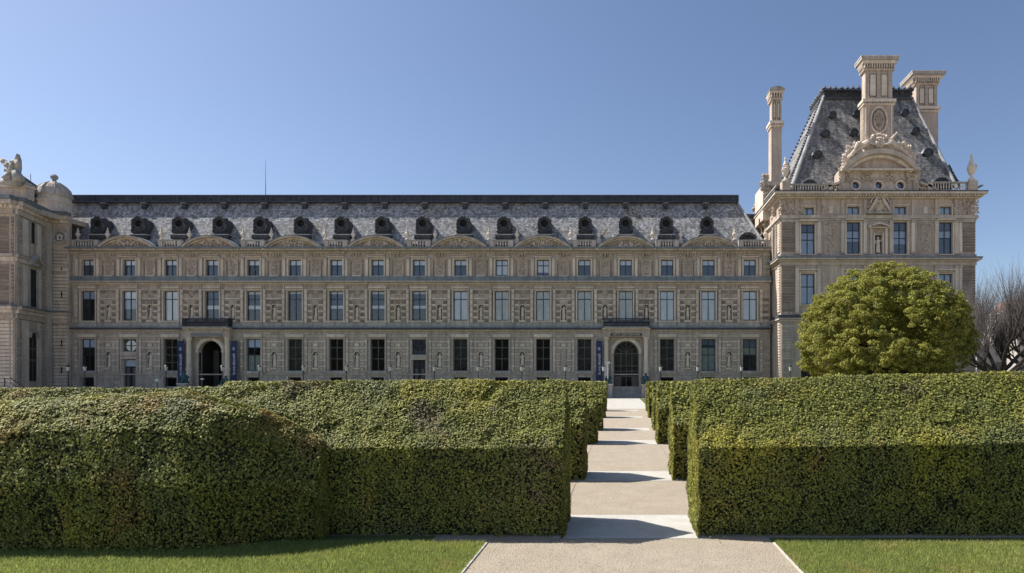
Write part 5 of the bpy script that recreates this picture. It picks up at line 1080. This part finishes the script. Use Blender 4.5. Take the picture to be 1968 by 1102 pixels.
for c_, n_, r_ in clumps:
    if c_.z < .5: continue
    m_ = int(270 * (r_ / .6) ** 2)
    if noise.noise(c_ * .55 + Vector((3, 1, 7))) > .22 + .1 * (c_.z - cen.z) / 5 and (c_ - cen).length > 4: continue
    for k in range(m_):
        v = Vector((random.gauss(0, 1), random.gauss(0, 1), random.gauss(0, 1))).normalized()
        if v.dot(n_) < -.35: v = -v
        d_ = Vector((v.x, v.y, v.z * .62)) * r_ * random.uniform(.75, 1.08); pts.append(tuple(c_ + d_)); nr.append(tuple((v * .7 + n_ * .5 + Vector((-.1, 0, .8))).normalized()))
me = leaves_mesh('crown', np.array(pts), np.array(nr), .092, .5, ['chestnut']); cr_ = link('crown', me, tree, (0, 0, 0)); 
tk = MB().use('bark'); tk.tube((tc_.x, TY, -.1), (tc_.x, TY, 2.2), .42, .32, 12)
for k in range(14):
    a = k * 2.4; e = Vector((tc_.x + math.cos(a) * 3.6, TY + math.sin(a) * 3.3, 3.4 + (k % 5) * 1.1)); m_ = Vector((tc_.x + math.cos(a) * 1.4, TY + math.sin(a) * 1.4, 2.6 + (k % 5) * .55)); tk.tube((tc_.x, TY, 1.8 + (k % 4) * .1), m_, .18, .12, 8); tk.tube(m_, e, .12, .04, 6)
    for j in range(3): tk.tube(m_.lerp(e, .5), e + Vector((random.uniform(-1.2, 1.2), random.uniform(-1.2, 1.2), random.uniform(.3, 1.4))), .06, .02, 5)
tk.build('trunk', tree)
# ------------------------------------------------------------------ bare pollarded tree
def bare_tree(x, yb_, Y, sc_, seed, lab, n=9):
    rd = random.Random(seed); q = at(x, yb_, Y); t = thing('bare_tree', (q.x, q.y, 0), lab, 'tree', 'bare pollarded trees beyond the pavilion'); mb = MB().use('bark'); tw_ = MB().use('twig')
    fork = Vector((q.x, q.y, 2.6 * sc_)); mb.tube((q.x, q.y, -.1), fork, .42 * sc_, .36 * sc_, 10)
    def grow(p, d, L, r, lev):
        steps = 3
        for s_ in range(steps):
            e = p + d * (L / steps); r2 = r * (.88 if lev < 3 else .7); (mb if lev < 3 else tw_).tube(p, e, r, r2, 7 if lev < 2 else (5 if lev < 3 else 3)); p, r = e, r2
            j_ = .2 if lev < 3 else .16; d = (d + Vector((rd.uniform(-j_, j_), rd.uniform(-j_, j_), rd.uniform(0.0, .28)))).normalized()
            if lev < 2 and s_ > 0: 
                d2 = (d + Vector((rd.uniform(-.9, .9), rd.uniform(-.9, .9), rd.uniform(0, .6)))).normalized(); grow(p, d2, L * .55, r * .6, lev + 1)
            if lev == 2:
                for _ in range(3): grow(p, Vector((rd.uniform(-.5, .5), rd.uniform(-.5, .5), 1)).normalized(), sc_ * rd.uniform(2.6, 4.8), .016, 3)
        if lev < 2:
            for _ in range(3): grow(p, (d + Vector((rd.uniform(-.7, .7), rd.uniform(-.7, .7), rd.uniform(0, .5)))).normalized(), L * .6, r * .7, lev + 1)
    for k in range(n):
        a = k * 6.283 / n + rd.uniform(-.2, .2); el = .25 if k % 2 else .85; grow(fork - Vector((0, 0, .3 * (k % 3))), Vector((math.cos(a), math.sin(a), el)).normalized(), 2.9 * sc_ * rd.uniform(.85, 1.15), .19 * sc_, 0)
    mb.build('trunk', t); tw_.build('crown', t)
bare_tree(1924, 700, 58, 1.12, 5, 'bare dark pollarded tree with upright twigs right of the pavilion')
bare_tree(2010, 700, 66, 1.2, 9, 'bare pollarded tree half cut by the right edge of the picture', 8)
# ------------------------------------------------------------------ distant buildings at the right edge
def far(x0, x1, yt, Y, m, mr, rows, lab, depth=14, roof=3.0):
    f = Fr(0, Y); u0, u1 = f.u(x0), f.u(x1); z1 = f.z(yt); um = (u0 + u1) / 2
    t = thing('distant_building', (um, Y, 0), lab, 'building', 'distant buildings beyond the bare trees'); mb = MB().use(m); mb.box(f, u0, u1, -depth, 0, 0, z1); mb.use('light'); mb.box(f, u0 - .3, u1 + .3, -depth - .3, .3, z1, z1 + .35); mb.build('wall', t)
    r = MB().use(mr); a = [(u0 - .3, z1 + .36), (u1 + .3, z1 + .36)]; r.hexa([f.w(u0, .1, z1 + .36), f.w(u1, .1, z1 + .36), f.w(u1, -depth, z1 + .36), f.w(u0, -depth, z1 + .36), f.w(u0 + 1, -2.5, z1 + roof), f.w(u1 - 1, -2.5, z1 + roof), f.w(u1 - 1, -depth + 2.5, z1 + roof), f.w(u0 + 1, -depth + 2.5, z1 + roof)]); rr_ = r.build('roof', t)
    c = MB().use(m); c.box(f, um - 1, um + .6, -6, -5, z1 + roof - 1, z1 + roof + 2); c.build('chimney', rr_)
    n = max(2, int((u1 - u0) / 3.4)); H = z1 / rows
    for i in range(rows):
        for j in range(n):
            w_ = MB().use('farpane'); uc_ = u0 + (u1 - u0) * (j + .5) / n; w_.box(f, uc_ - .6, uc_ + .6, .0, .06, i * H + H * .28, i * H + H * .82); w_.build('window', t)
far(1868, 1935, 663, 150, 'fargrey', 'fargrey', 3, 'long low grey stone building seen through the bare tree', roof=1.0)
far(1880, 1930, 634, 230, 'farwall', 'farroof', 5, 'pale distant house with reddish roof behind the low grey building', roof=3.2)
far(1936, 1958, 612, 210, 'farwall', 'zinc', 6, 'tall pale distant house between the two reddish buildings', roof=4)
far(1955, 2060, 598, 190, 'farbrick', 'farroof', 6, 'reddish distant building cut by the right edge of the picture', roof=4)
